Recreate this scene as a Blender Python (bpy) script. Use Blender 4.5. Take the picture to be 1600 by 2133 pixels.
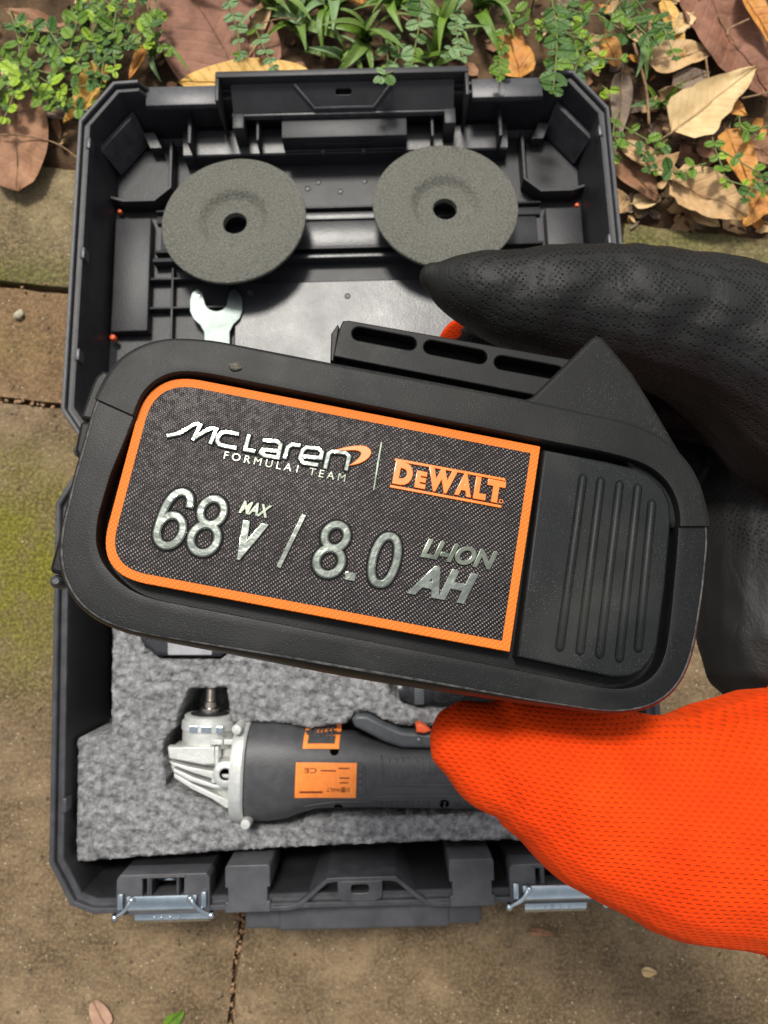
import bpy, bmesh, math, random
from mathutils import Vector as V, Matrix, noise
R = math.radians
random.seed(7)
for o in list(bpy.data.objects):
    bpy.data.objects.remove(o)
SC = bpy.context.scene
COL = SC.collection

# ------------------------------------------------------------------ camera
FPX, TILT, CAMZ = 1479.0, R(5.5), 0.511
cam_d = bpy.data.cameras.new('camera')
cam = bpy.data.objects.new('camera', cam_d); COL.objects.link(cam)
cam_d.sensor_fit = 'VERTICAL'; cam_d.sensor_height = 36; cam_d.sensor_width = 27
cam_d.lens = 36 * FPX / 2133
cam_d.clip_start = 0.005; cam_d.clip_end = 400
cam.location = (0, 0, CAMZ); cam.rotation_euler = (TILT, 0, 0)
cam_d.dof.use_dof = True; cam_d.dof.focus_distance = 0.136; cam_d.dof.aperture_fstop = 50
SC.camera = cam
SC.render.resolution_x = 768; SC.render.resolution_y = 1024

# ------------------------------------------------------------------ sky, sun, exposure
SUN_EL, SUN_AZ = R(60), R(-12)          # azimuth measured from +Y towards +X
w = bpy.data.worlds.new('World'); SC.world = w; w.use_nodes = True
nt = w.node_tree; nt.nodes.clear()
sky = nt.nodes.new('ShaderNodeTexSky'); sky.sky_type = 'NISHITA'; sky.sun_disc = False
sky.sun_elevation = SUN_EL; sky.sun_rotation = SUN_AZ
sky.air_density = 1.0; sky.dust_density = 3.0; sky.ozone_density = 1.0
hs = nt.nodes.new('ShaderNodeHueSaturation'); hs.inputs['Saturation'].default_value = 0.2
bg = nt.nodes.new('ShaderNodeBackground'); bg.inputs['Strength'].default_value = 0.088
wo = nt.nodes.new('ShaderNodeOutputWorld')
nt.links.new(sky.outputs[0], hs.inputs['Color']); nt.links.new(hs.outputs[0], bg.inputs['Color'])
nt.links.new(bg.outputs[0], wo.inputs['Surface'])
sl = bpy.data.lights.new('sun', 'SUN'); sl.energy = 2.0; sl.angle = R(11); sl.color = (1, 0.95, 0.87)
sun = bpy.data.objects.new('sun', sl); COL.objects.link(sun)
sd = V((math.sin(SUN_AZ) * math.cos(SUN_EL), math.cos(SUN_AZ) * math.cos(SUN_EL), math.sin(SUN_EL)))
sun.rotation_euler = sd.to_track_quat('Z', 'Y').to_euler(); sun.location = sd * 3
SC.view_settings.view_transform = 'Standard'; SC.view_settings.look = 'None'
SC.view_settings.gamma = 1; SC.view_settings.use_curve_mapping = False
SC.view_settings.exposure = 0.7

# ------------------------------------------------------------------ helpers (lengths in millimetres)
S = 0.001
AX = V((0, math.sin(TILT), -math.cos(TILT))); UP = V((0, math.cos(TILT), math.sin(TILT))); RT = V((1, 0, 0))
CP = V((0, 0, CAMZ))
def ray(px, py): return AX + RT * ((px - 800) / FPX) - UP * ((py - 1066.5) / FPX)
def world_at(px, py, z):                       # world point (mm) where a sight line meets the level z (mm)
    d = ray(px, py); t = (z * S - CAMZ) / d.z
    return (CP + d * t) / S
class Frame:
    """a working plane: origin (m) and axes; .at(px,py,z) measures a spot in the photo on that plane, in mm"""
    def __init__(s, o, ex, ey, ez):
        s.o, s.ex, s.ey, s.ez = V(o), V(ex).normalized(), V(ey).normalized(), V(ez).normalized()
    def at(s, px, py, z=0.0):
        d = ray(px, py); q = s.o + s.ez * (z * S)
        p = CP + d * ((q - CP).dot(s.ez) / d.dot(s.ez)) - s.o
        return V((p.dot(s.ex) / S, p.dot(s.ey) / S, z))
    def matrix(s):
        m = Matrix((s.ex, s.ey, s.ez)).transposed().to_4x4(); m.translation = s.o
        return m

def add(name, me, parent=None, m=None, smooth=False, auto=None):
    o = bpy.data.objects.new(name, me); COL.objects.link(o)
    if m is not None:
        me.materials.clear(); me.materials.append(m)
    if parent is not None: o.parent = parent
    if smooth:
        for p in me.polygons: p.use_smooth = True
        if auto: me.set_sharp_from_angle(angle=R(auto))
    return o
def tag(o, label=None, cat=None, group=None, kind=None):
    if label: o['label'] = label
    if cat: o['category'] = cat
    if group: o['group'] = group
    if kind: o['kind'] = kind
    return o
def empty(name, mat=None, parent=None):
    o = bpy.data.objects.new(name, None); COL.objects.link(o); o.empty_display_size = 0.02
    if parent: o.parent = parent
    if mat is not None: o.matrix_world = mat
    return o
def mesh_py(verts, faces):
    me = bpy.data.meshes.new('mesh')
    me.from_pydata([tuple(c * S for c in v) for v in verts], [], faces); me.validate(); me.update()
    return me
def fix_normals(me):
    bm = bmesh.new(); bm.from_mesh(me); bmesh.ops.recalc_face_normals(bm, faces=bm.faces); bm.to_mesh(me); bm.free()
    return me
def loft(loops, closed=True, caps=(True, True)):
    n = len(loops[0]); vs = [p for l in loops for p in l]; fs = []
    for i in range(len(loops) - 1):
        for j in range(n if closed else n - 1):
            k = (j + 1) % n
            fs.append((i * n + j, i * n + k, (i + 1) * n + k, (i + 1) * n + j))
    if caps[0]: fs.append(tuple(range(n))[::-1])
    if caps[1]: fs.append(tuple((len(loops) - 1) * n + j for j in range(n)))
    return fix_normals(mesh_py(vs, fs))
def join(mes):
    vs, fs, k = [], [], 0
    for me in mes:
        vs += [v.co / S for v in me.vertices]; fs += [tuple(i + k for i in p.vertices) for p in me.polygons]; k += len(me.vertices)
    return mesh_py(vs, fs)
def xf(me, M):
    me = me.copy(); me.transform(M); return me
def boxm(x0, x1, y0, y1, z0, z1, bev=0.0, seg=2):
    bm = bmesh.new(); bmesh.ops.create_cube(bm, size=1)
    for v in bm.verts:
        v.co = V(((x0 + x1) / 2 + v.co.x * (x1 - x0), (y0 + y1) / 2 + v.co.y * (y1 - y0), (z0 + z1) / 2 + v.co.z * (z1 - z0))) * S
    if bev: bmesh.ops.bevel(bm, geom=list(bm.edges), offset=bev * S, segments=seg, affect='EDGES', profile=0.5)
    me = bpy.data.meshes.new('mesh'); bm.to_mesh(me); bm.free(); return me
def tubem(pts, rad, n=12, caps=True):
    pts = [V(p) for p in pts]; rr = rad if isinstance(rad, (list, tuple)) else [rad] * len(pts)
    loops = []; ref = None
    for i, p in enumerate(pts):
        t = (pts[min(i + 1, len(pts) - 1)] - pts[max(i - 1, 0)]).normalized()
        if ref is None: ref = t.orthogonal().normalized()
        ref = (ref - t * ref.dot(t)).normalized(); b = t.cross(ref)
        loops.append([p + (ref * math.cos(2 * math.pi * k / n) + b * math.sin(2 * math.pi * k / n)) * rr[i] for k in range(n)])
    return loft(loops, True, (caps, caps))
def lathem(prof, n=48, axis='Z'):
    loops = []
    for r, h in prof:
        loops.append([V((r * math.cos(2 * math.pi * k / n), r * math.sin(2 * math.pi * k / n), h)) for k in range(n)])
    return loft(loops, True, (prof[0][0] > 0 and False, False))
def catmull(pts, n=8, closed=False):
    P = [V(p) for p in pts]; out = []; m = len(P)
    for i in range(m if closed else m - 1):
        if closed: a, b, c, d = P[(i - 1) % m], P[i], P[(i + 1) % m], P[(i + 2) % m]
        else: a, b, c, d = P[max(i - 1, 0)], P[i], P[i + 1], P[min(i + 2, m - 1)]
        for k in range(n):
            t = k / n
            out.append(0.5 * ((2 * b) + (c - a) * t + (2 * a - 5 * b + 4 * c - d) * t * t + (3 * b - a - 3 * c + d) * t ** 3))
    if not closed: out.append(P[-1])
    return out
def resample(pts, n):
    """n points evenly along a closed loop"""
    P = [V(p) for p in pts]; P.append(P[0]); L = [0]
    for i in range(len(P) - 1): L.append(L[-1] + (P[i + 1] - P[i]).length)
    out = []; j = 0
    for k in range(n):
        s = L[-1] * k / n
        while L[j + 1] < s: j += 1
        out.append(P[j].lerp(P[j + 1], (s - L[j]) / max(L[j + 1] - L[j], 1e-9)))
    return out
def by_angle(pts, n, c):
    """n points on a closed loop at even angles around c, so that loops can be bridged"""
    P = [V((p[0], p[1])) for p in pts]; m = len(P); out = []
    for k in range(n):
        a = 2 * math.pi * k / n; d = V((math.cos(a), math.sin(a))); best = 0
        for i in range(m):
            p, q = P[i] - c, P[(i + 1) % m] - c; e = q - p
            den = d.x * e.y - d.y * e.x
            if abs(den) < 1e-12: continue
            t = (p.x * e.y - p.y * e.x) / den; u = (p.x * d.y - p.y * d.x) / den
            if t > best and -1e-6 <= u <= 1 + 1e-6: best = t
        out.append(c + d * best)
    return out
def rounded(pts, rads, seg=5):
    """polygon with rounded corners"""
    P = [V((p[0], p[1])) for p in pts]; n = len(P); out = []
    rads = rads if isinstance(rads, (list, tuple)) else [rads] * n
    for i in range(n):
        p, a, b, r = P[i], P[i - 1], P[(i + 1) % n], rads[i]
        if r <= 0: out.append(p); continue
        u, v = (a - p).normalized(), (b - p).normalized()
        h = math.acos(max(-1, min(1, u.dot(v)))) / 2
        t = min(r / math.tan(h), (a - p).length * 0.49, (b - p).length * 0.49); s, e = p + u * t, p + v * t
        for k in range(seg + 1):
            f = k / seg
            out.append(s * (1 - f) ** 2 + p * 2 * f * (1 - f) + e * f * f)
    return out
def inset(pts, d):
    """shrink a closed counter-clockwise outline by d (grow if negative)"""
    P = [V((p[0], p[1])) for p in pts]; n = len(P); out = []
    for i in range(n):
        a, b, c = P[i - 1], P[i], P[(i + 1) % n]
        u, v = (b - a).normalized(), (c - b).normalized()
        n1, n2 = V((-u.y, u.x)), V((-v.y, v.x)); m = (n1 + n2)
        m = m.normalized() if m.length > 1e-6 else n1
        out.append(b + m * (d / max(0.35, m.dot(n1))))
    return out
def _to_mesh(cu, name='tmp'):
    o = bpy.data.objects.new(name, cu); COL.objects.link(o)
    dg = bpy.context.evaluated_depsgraph_get()
    me = bpy.data.meshes.new_from_object(o.evaluated_get(dg)); bpy.data.objects.remove(o)
    return me
def platem(loops, z0, z1, bev=0.0, res=2):
    """flat plate from one outline and any holes, with bevelled edges"""
    cu = bpy.data.curves.new('plate', 'CURVE'); cu.dimensions = '2D'; cu.fill_mode = 'BOTH'
    for l in loops:
        sp = cu.splines.new('POLY'); sp.points.add(len(l) - 1)
        for i, p in enumerate(l): sp.points[i].co = (p[0] * S, p[1] * S, 0, 1)
        sp.use_cyclic_u = True
    cu.extrude = max((z1 - z0) / 2 - bev, 1e-4) * S; cu.bevel_depth = bev * S; cu.bevel_resolution = res; cu.offset = -bev * S
    me = _to_mesh(cu)
    me.transform(Matrix.Translation((0, 0, (z0 + z1) / 2 * S)))
    return me
def strokem(pts, wd, h, z, closed=False):
    """raised rounded bar following a line (for embossed letters)"""
    cu = bpy.data.curves.new('stroke', 'CURVE'); cu.dimensions = '3D'; cu.fill_mode = 'FULL'
    sp = cu.splines.new('POLY'); sp.points.add(len(pts) - 1)
    for i, p in enumerate(pts): sp.points[i].co = (p[0] * S, p[1] * S, 0, 1)
    sp.use_cyclic_u = closed
    cu.bevel_depth = wd / 2 * S; cu.bevel_resolution = 2; cu.use_fill_caps = True
    me = _to_mesh(cu)
    me.transform(Matrix.Translation((0, 0, z * S)) @ Matrix.Diagonal((1, 1, 2 * h / wd, 1)))
    return me
def ribbonm(pts, wd, z0, z1, closed=False, bev=.2):
    """flat-topped raised stroke of even width with bevelled edges"""
    P = [V((p[0], p[1])) for p in pts]; n = len(P); a, b = [], []
    for i in range(n):
        if closed: u, v = (P[i] - P[i - 1]).normalized(), (P[(i + 1) % n] - P[i]).normalized()
        else:
            u = (P[i] - P[i - 1]).normalized() if i else (P[1] - P[0]).normalized(); v = (P[i + 1] - P[i]).normalized() if i < n - 1 else u
        m = (V((-u.y, u.x)) + V((-v.y, v.x))).normalized(); k = wd / 2 / max(.55, m.dot(V((-u.y, u.x))))
        a.append(P[i] + m * k); b.append(P[i] - m * k)
    return platem([a, b[::-1]] if closed else [a + b[::-1]], z0, z1, bev)
def textm(s, x0, y0, x1, y1, z, h=0.4, bev=0.12, shear=0.0, bold=0.0, space=1.0, rot=False):
    """embossed lettering fitted into a rectangle"""
    cu = bpy.data.curves.new('text', 'FONT'); cu.body = s; cu.shear = shear; cu.space_character = space
    cu.offset = bold * .65; cu.extrude = 0.05; cu.bevel_depth = bold * .35; cu.bevel_resolution = 1; cu.resolution_u = 4
    cu.size = 1.0
    me = _to_mesh(cu)
    xs = [v.co.x for v in me.vertices]; ys = [v.co.y for v in me.vertices]
    sx = (x1 - x0) / (max(xs) - min(xs)); sy = (y1 - y0) / (max(ys) - min(ys))
    mx, my = min(xs), min(ys); zt = max(v.co.z for v in me.vertices); zb = min(v.co.z for v in me.vertices)
    for v in me.vertices:
        x, y = x0 + (v.co.x - mx) * sx, y0 + (v.co.y - my) * sy
        if rot: x, y = x0 + x1 - x, y0 + y1 - y
        v.co = V((x, y, z + (v.co.z - zb) / (zt - zb) * h)) * S
    return me

# ------------------------------------------------------------------ materials (all procedural)
def _n(nt, t, **k):
    n = nt.nodes.new(t)
    for a, b in k.items():
        if a.startswith('i_'): n.inputs[a[2:].replace('_', ' ')].default_value = b
        else: setattr(n, a, b)
    return n
def mat(name, col, rough=0.5, metal=0.0, var=None, col2=None, bump=None, spec=0.5, rvar=0.0, coat=0.0, detail=4, thresh=None, subs=None):
    m = bpy.data.materials.new(name); m.use_nodes = True; nt = m.node_tree; L = nt.links.new
    b = nt.nodes['Principled BSDF']
    b.inputs['Base Color'].default_value = (*col, 1); b.inputs['Roughness'].default_value = rough
    b.inputs['Metallic'].default_value = metal; b.inputs['Specular IOR Level'].default_value = spec
    if coat: b.inputs['Coat Weight'].default_value = coat; b.inputs['Coat Roughness'].default_value = 0.15
    tc = _n(nt, 'ShaderNodeTexCoord')
    if var:
        nz = _n(nt, 'ShaderNodeTexNoise', i_Scale=var, i_Detail=detail, i_Roughness=0.6); L(tc.outputs['Object'], nz.inputs['Vector'])
        rp = _n(nt, 'ShaderNodeValToRGB'); L(nz.outputs['Fac'], rp.inputs['Fac'])
        lo, hi = thresh or (0.35, 0.65)
        rp.color_ramp.elements[0].position = lo; rp.color_ramp.elements[1].position = hi
        rp.color_ramp.elements[0].color = (*col, 1); rp.color_ramp.elements[1].color = (*(col2 or [c * 1.4 for c in col]), 1)
        L(rp.outputs['Color'], b.inputs['Base Color'])
        if rvar:
            mr = _n(nt, 'ShaderNodeMapRange', i_To_Min=rough - rvar, i_To_Max=rough + rvar); L(nz.outputs['Fac'], mr.inputs['Value']); L(mr.outputs[0], b.inputs['Roughness'])
    if bump:
        prev = None
        for sc, st in (bump if isinstance(bump, list) else [bump]):
            n2 = _n(nt, 'ShaderNodeTexNoise', i_Scale=sc, i_Detail=3.0); L(tc.outputs['Object'], n2.inputs['Vector'])
            bp = _n(nt, 'ShaderNodeBump', i_Strength=st, i_Distance=0.001); L(n2.outputs['Fac'], bp.inputs['Height'])
            if prev: L(prev.outputs[0], bp.inputs['Normal'])
            prev = bp
        L(prev.outputs[0], b.inputs['Normal'])
    return m
# ------------------------------------------------------------------ the ground
def grain_bump(nt, tc, b, specs):
    L = nt.links.new; prev = None
    for kind, sc, st in specs:
        n2 = _n(nt, 'ShaderNodeTexNoise', i_Scale=sc, i_Detail=4.0) if kind == 'n' else _n(nt, 'ShaderNodeTexVoronoi', i_Scale=sc)
        L(tc.outputs['Object'], n2.inputs['Vector'])
        bp = _n(nt, 'ShaderNodeBump', i_Strength=st, i_Distance=0.001); L(n2.outputs[0], bp.inputs['Height'])
        if prev: L(prev.outputs[0], bp.inputs['Normal'])
        prev = bp
    L(prev.outputs[0], b.inputs['Normal'])
def ramp(nt, src, stops):
    rp = _n(nt, 'ShaderNodeValToRGB'); cr = rp.color_ramp
    while len(cr.elements) < len(stops): cr.elements.new(0.5)
    for e, (p, c) in zip(cr.elements, stops): e.position = p; e.color = (*c, 1) if len(c) == 3 else c
    nt.links.new(src, rp.inputs['Fac']); return rp
def mixc(nt, fac, a, b):
    m = _n(nt, 'ShaderNodeMix', data_type='RGBA'); L = nt.links.new
    if hasattr(fac, 'links'): L(fac, m.inputs[0])
    else: m.inputs[0].default_value = fac
    for i, c in ((6, a), (7, b)):
        if hasattr(c, 'links'): L(c, m.inputs[i])
        else: m.inputs[i].default_value = (*c, 1)
    return m.outputs[2]
def math_n(nt, op, a, b=None, c=None, clamp=False):
    m = _n(nt, 'ShaderNodeMath', operation=op, use_clamp=clamp)
    for i, v in enumerate((a, b, c)):
        if v is None: continue
        if hasattr(v, 'links'): nt.links.new(v, m.inputs[i])
        else: m.inputs[i].default_value = v
    return m.outputs[0]
def concrete(name, c0, c1, moss_spots, moss=(0.17, 0.155, 0.018), pale=(0.42, 0.36, 0.25)):
    m = bpy.data.materials.new(name); m.use_nodes = True; nt = m.node_tree; L = nt.links.new; b = nt.nodes['Principled BSDF']
    tc = _n(nt, 'ShaderNodeTexCoord')
    def nz(sc, det=5, ro=0.6):
        n = _n(nt, 'ShaderNodeTexNoise', i_Scale=sc, i_Detail=det, i_Roughness=ro); L(tc.outputs['Object'], n.inputs['Vector']); return n.outputs['Fac']
    col = ramp(nt, nz(22, 6, 0.65), [(0.33, c0), (0.68, c1)]).outputs[0]
    big = ramp(nt, nz(9, 4), [(0.38, (0, 0, 0)), (0.66, (1, 1, 1))]).outputs[0]
    col = mixc(nt, math_n(nt, 'MULTIPLY', big, 0.6), col, (c0[0] * .8, c0[1] * .72, c0[2] * .6))
    blot = ramp(nt, nz(60, 5), [(0.42, (0, 0, 0)), (0.7, (1, 1, 1))]).outputs[0]
    col = mixc(nt, math_n(nt, 'MULTIPLY', blot, 0.6), col, (c0[0] * 0.55, c0[1] * 0.55, c0[2] * 0.6))
    fine = ramp(nt, nz(420, 3), [(0.42, (0, 0, 0)), (0.68, (1, 1, 1))]).outputs[0]
    col = mixc(nt, math_n(nt, 'MULTIPLY', fine, 0.42), col, (c1[0] * 1.35, c1[1] * 1.3, c1[2] * 1.25))
    vo = _n(nt, 'ShaderNodeTexVoronoi', i_Scale=230.0); L(tc.outputs['Object'], vo.inputs['Vector'])
    spk = ramp(nt, vo.outputs['Distance'], [(0.10, (1, 1, 1)), (0.2, (0, 0, 0))]).outputs[0]
    rnd = _n(nt, 'ShaderNodeSeparateColor'); L(vo.outputs['Color'], rnd.inputs[0])
    spk = math_n(nt, 'MULTIPLY', spk, math_n(nt, 'GREATER_THAN', rnd.outputs[0], 0.62))
    col = mixc(nt, math_n(nt, 'MULTIPLY', spk, 0.8), col, pale)
    pit = ramp(nt, nz(160, 2), [(0.27, (1, 1, 1)), (0.36, (0, 0, 0))]).outputs[0]
    col = mixc(nt, math_n(nt, 'MULTIPLY', pit, 0.8), col, (0.03, 0.022, 0.014))
    if moss_spots:
        acc = None
        for (x, y, rx, ry, amt) in moss_spots:
            mp = _n(nt, 'ShaderNodeMapping', vector_type='POINT')
            mp.inputs['Location'].default_value = (-x * S / (rx * S), -y * S / (ry * S), 0); mp.inputs['Scale'].default_value = (1 / (rx * S), 1 / (ry * S), 0)
            L(tc.outputs['Object'], mp.inputs['Vector'])
            ln = _n(nt, 'ShaderNodeVectorMath', operation='LENGTH'); L(mp.outputs[0], ln.inputs[0])
            f = math_n(nt, 'MULTIPLY', math_n(nt, 'SUBTRACT', 1.15, ln.outputs['Value'], clamp=True), amt)
            acc = f if acc is None else math_n(nt, 'MAXIMUM', acc, f)
        nm = ramp(nt, nz(38, 6, 0.7), [(0.33, (0, 0, 0)), (0.62, (1, 1, 1))]).outputs[0]
        mk = math_n(nt, 'MULTIPLY', math_n(nt, 'MULTIPLY', acc, 1.3), math_n(nt, 'ADD', math_n(nt, 'MULTIPLY', nm, 0.8), 0.25), clamp=True)
        col = mixc(nt, mk, col, mixc(nt, fine, (moss[0] * 0.6, moss[1] * 0.6, moss[2] * 0.7), (moss[0] * 1.5, moss[1] * 1.5, moss[2] * 1.8)))
    L(col, b.inputs['Base Color']); b.inputs['Roughness'].default_value = 0.85; b.inputs['Specular IOR Level'].default_value = 0.3
    grain_bump(nt, tc, b, [('n', 60, 1.0), ('n', 260, 1.0), ('n', 900, 0.8), ('v', 230, 0.5)])
    return m
PAVE = R(-6.0)                                    # the paving lies at a slight angle to the case
pu, pv = V((math.cos(PAVE), math.sin(PAVE), 0)), V((-math.sin(PAVE), math.cos(PAVE), 0))
M_slab = concrete('worn_concrete', (0.098, 0.068, 0.035), (0.285, 0.206, 0.12), [(-262, 10, 80, 95, 1.0), (-290, 175, 60, 20, .3)])
M_slab2 = concrete('brown_concrete', (0.14, 0.088, 0.042), (0.31, 0.205, 0.11), [(-300, 170, 60, 20, .3)])
M_kerb = concrete('kerb_concrete', (0.11, 0.083, 0.04), (0.30, 0.235, 0.13), [(-285, 225, 70, 22, 0.9), (215, 250, 130, 40, 0.75)], moss=(0.13, 0.125, 0.03))
def slabm(u0, u1, v0, v1, z0, z1, seed, step=14.0, amp=0.7):
    nu, nv = max(2, min(40, int((u1 - u0) / step))), max(2, min(40, int((v1 - v0) / step)))
    vs, fs = [], []
    top = {}
    for i in range(nu + 1):
        for j in range(nv + 1):
            u, v = u0 + (u1 - u0) * i / nu, v0 + (v1 - v0) * j / nv
            e = min(i, nu - i, j, nv - j)
            z = z1 + noise.noise((u * .012 + seed, v * .012, 0)) * amp + noise.noise((u * .05, v * .05, seed)) * amp * .5
            if e == 0:
                z -= 2.2 + 1.5 * noise.noise((u * .06, v * .06, 3)); k = noise.noise((u * .08, v * .08, 9)) * 1.3
                if i in (0, nu): u += k
                if j in (0, nv): v += k
            top[i, j] = len(vs); vs.append(pu * u + pv * v + V((0, 0, z)))
    for i in range(nu):
        for j in range(nv): fs.append((top[i, j], top[i + 1, j], top[i + 1, j + 1], top[i, j + 1]))
    ring = [(i, 0) for i in range(nu)] + [(nu, j) for j in range(nv)] + [(i, nv) for i in range(nu, 0, -1)] + [(0, j) for j in range(nv, 0, -1)]
    b0 = len(vs)
    for q in ring: p = vs[top[q]]; vs.append(V((p.x, p.y, z0)))
    for k in range(len(ring)):
        a, c = ring[k], ring[(k + 1) % len(ring)]
        fs.append((top[c], top[a], b0 + k, b0 + (k + 1) % len(ring)))
    return mesh_py(vs, fs)
pavement = tag(empty('pavement'), kind='structure')
g = 2.0
ub = [-1273, -873, -473, -73, 327, 727, 1127]
for vi, (v0, v1) in enumerate([(-898, -398), (-398, 102)]):
    for i in range(len(ub) - 1):
        add('slab', slabm(ub[i] + g, ub[i + 1] - g, v0 + g, v1 - g, -38, 0, i * 3.1 + vi), pavement, M_slab, True, 50)
ub2 = [-1180, -780, -380, 20, 420, 820, 1220]
for i in range(len(ub2) - 1):
    add('slab', slabm(ub2[i] + g, ub2[i + 1] - g, 102 + g, 189 - g, -38, 0.6, 20 + i), pavement, M_slab2, True, 50)
kerb = tag(empty('kerb'), kind='structure')
ub3 = [-1350, -850, -350, 150, 650, 1150]
for i in range(len(ub3) - 1):
    add('kerb_stone', slabm(ub3[i] + g, ub3[i + 1] - g, 189 + g + 1, 284, -60, 1.5, 40 + i, 10.0, 2.2), kerb, M_kerb, True, 50)
# soil: one sheet out to the horizon, finely shaped where the litter lies, sunk under the paving
def soil_z(x, y):
    v = x * pv.x + y * pv.y
    f = max(0.0, min(1.0, (v - 278) / 14))
    h = noise.noise((x * .008, y * .008, 1)) * 5 + noise.noise((x * .03, y * .03, 2)) * 3 + noise.noise((x * .1, y * .1, 4)) * 1.6
    return -9 * (1 - f) + f * (-2 + h + min(12, max(0, v - 330) * .02)) if v < 3000 else 2
def dense(a, b, st, far):
    L = [a + st * k for k in range(int((b - a) / st) + 1)]
    d = st; x = L[-1]
    while x < far: d *= 1.8; x += d; L.append(x)
    d = st; x = L[0]; pre = []
    while x > -far: d *= 1.8; x -= d; pre.append(x)
    return pre[::-1] + L
xs, ys = dense(-520, 520, 6, 60000), dense(220, 760, 6, 60000)
vs = [(x, y, soil_z(x, y)) for x in xs for y in ys]; ny = len(ys)
soil_me = mesh_py(vs, [(i * ny + j, (i + 1) * ny + j, (i + 1) * ny + j + 1, i * ny + j + 1) for i in range(len(xs) - 1) for j in range(ny - 1)])
M_soil = mat('soil', (0.045, 0.027, 0.015), 0.95, var=45, col2=(0.15, 0.092, 0.05), bump=[(60, 1.0), (300, 1.0), (1100, .7)], spec=0.2, detail=8)
tag(add('soil', soil_me, None, M_soil, True), kind='structure')

# grit in the open joint and loose grit on the paving
def pebblem(r, seed, n=1):
    bm = bmesh.new(); bmesh.ops.create_icosphere(bm, subdivisions=n, radius=1)
    for v in bm.verts:
        v.co *= 1 + 0.35 * noise.noise(v.co * 1.5 + V((seed, 0, seed * .7)))
        v.co = V((v.co.x * r, v.co.y * r * .75, v.co.z * r * .55)) * S
    me = bpy.data.meshes.new('mesh'); bm.to_mesh(me); bm.free(); return me
M_grit = mat('pale_grit', (0.22, 0.16, 0.09), 0.9, var=300, col2=(0.5, 0.42, 0.3))
M_crumb = mat('joint_crumbs', (0.16, 0.085, 0.04), 0.95, var=260, col2=(0.36, 0.22, 0.12), bump=(900, .8))
parts = []
pp = [pebblem(1, k) for k in range(4)]
for k in range(260):
    x, y = random.uniform(-290, 290), random.uniform(-310, 200)
    s = random.choice([.35, .45, .6, .6, .8, 1.1])
    parts.append(xf(pp[k % 4], Matrix.Translation(V((x, y, .4)) * S) @ Matrix.Rotation(random.uniform(0, 6), 4, 'Z') @ Matrix.Scale(s, 4)))
tag(add('loose_grit', join(parts), None, M_grit), 'fine pale grit scattered over the brown concrete slabs', 'grit', kind='stuff')
parts = []
for k in range(420):
    if k < 240: q = pu * (-73 + random.gauss(0, 2.1)) + pv * random.uniform(-240 if random.random() < .7 else -320, -190)
    elif k < 330: q = pu * random.uniform(-420, -200) + pv * (102 + random.gauss(0, 1.6))
    else: q = pu * random.uniform(-420, 400) + pv * (190 + random.gauss(0, 3))
    parts.append(xf(pp[k % 4], Matrix.Translation(V((q.x, q.y, random.uniform(-2.5, .4))) * S) @ Matrix.Rotation(random.uniform(0, 6), 4, 'Z') @ Matrix.Scale(random.uniform(.5, 2.0), 4)))
tag(add('joint_debris', join(parts), None, M_crumb), 'brown crumbs of soil and bark lying in the joints between the slabs', 'debris', kind='stuff')
# ------------------------------------------------------------------ the tool case, opened flat
M_case = mat('charcoal_plastic', (0.017, 0.017, 0.019), 0.46, var=70, col2=(0.025, 0.025, 0.0275), spec=.4, bump=[(700, .12), (2600, .1)], rvar=0.07)
M_casef = mat('charcoal_plastic_floor', (0.022, 0.022, 0.025), 0.36, var=28, col2=(0.026, 0.026, 0.029), spec=.55, bump=[(120, .1), (900, .12)], rvar=0.1)
M_edge = mat('paler_plastic_edge', (0.035, 0.035, 0.04), 0.4, var=120, col2=(0.06, 0.06, 0.066), bump=(900, .15))  # paler grey plastic for rims, ledges and small raised details
M_block = mat('grey_plastic_block', (0.05, 0.05, 0.055), 0.45, var=60, col2=(0.08, 0.08, 0.087), bump=(900, .15))
M_void = mat('black_inside', (0.006, 0.006, 0.007), 0.7)
M_zinc = mat('blue_zinc_steel', (0.5, 0.60, 0.66), 0.2, 1.0, var=90, col2=(0.68, 0.75, 0.79), bump=(300, .06), rvar=.08)
M_oplug = mat('orange_red_plastic', (0.75, 0.10, 0.02), 0.5)
yaw = R(1.5)
ORG = V((-0.02065666, 0.07752047, 0.0))
BF = Frame(ORG, (math.cos(yaw), math.sin(yaw), 0), (-math.sin(yaw), math.cos(yaw), 0), (0, 0, 1))
case = tag(empty('tool_case', BF.matrix()), 'charcoal plastic tool case lying open on the paving with lid folded flat', 'tool case')
SLOPE = R(-4.6)
LID_M = Matrix.Translation((0, 0, 0.08)) @ Matrix.Rotation(SLOPE, 4, 'X')
lw = BF.matrix() @ LID_M
LF = Frame(lw.translation, lw.col[0].to_3d(), lw.col[1].to_3d(), lw.col[2].to_3d())
def dens(P, st=6.0):
    out = []
    for i in range(len(P)):
        a, b = V(P[i]), V(P[(i + 1) % len(P)]); k = max(1, int((b - a).length / st))
        out += [a.lerp(b, t / k) for t in range(k)]
    return out
def shell(outline, prof, drop=None):
    """walls of a tray: profile of (inset, z) carried round the outline, then a floor"""
    base = dens(outline); loops = []
    # inset the sparse outline (keeps corners clean), then sample it at the same fractions
    for d, z in prof:
        q = inset(outline, d); pts = []
        for i in range(len(outline)):
            a, b = V(outline[i]), V(outline[(i + 1) % len(outline)]); k = max(1, int((b - a).length / 6.0))
            qa, qb = q[i], q[(i + 1) % len(q)]
            for t in range(k):
                p = qa.lerp(qb, t / k); pts.append(V((p.x, p.y, z + (drop(p.x, p.y, z) if drop else 0))))
        loops.append(pts)
    return loft(loops, True, (True, True))
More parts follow.
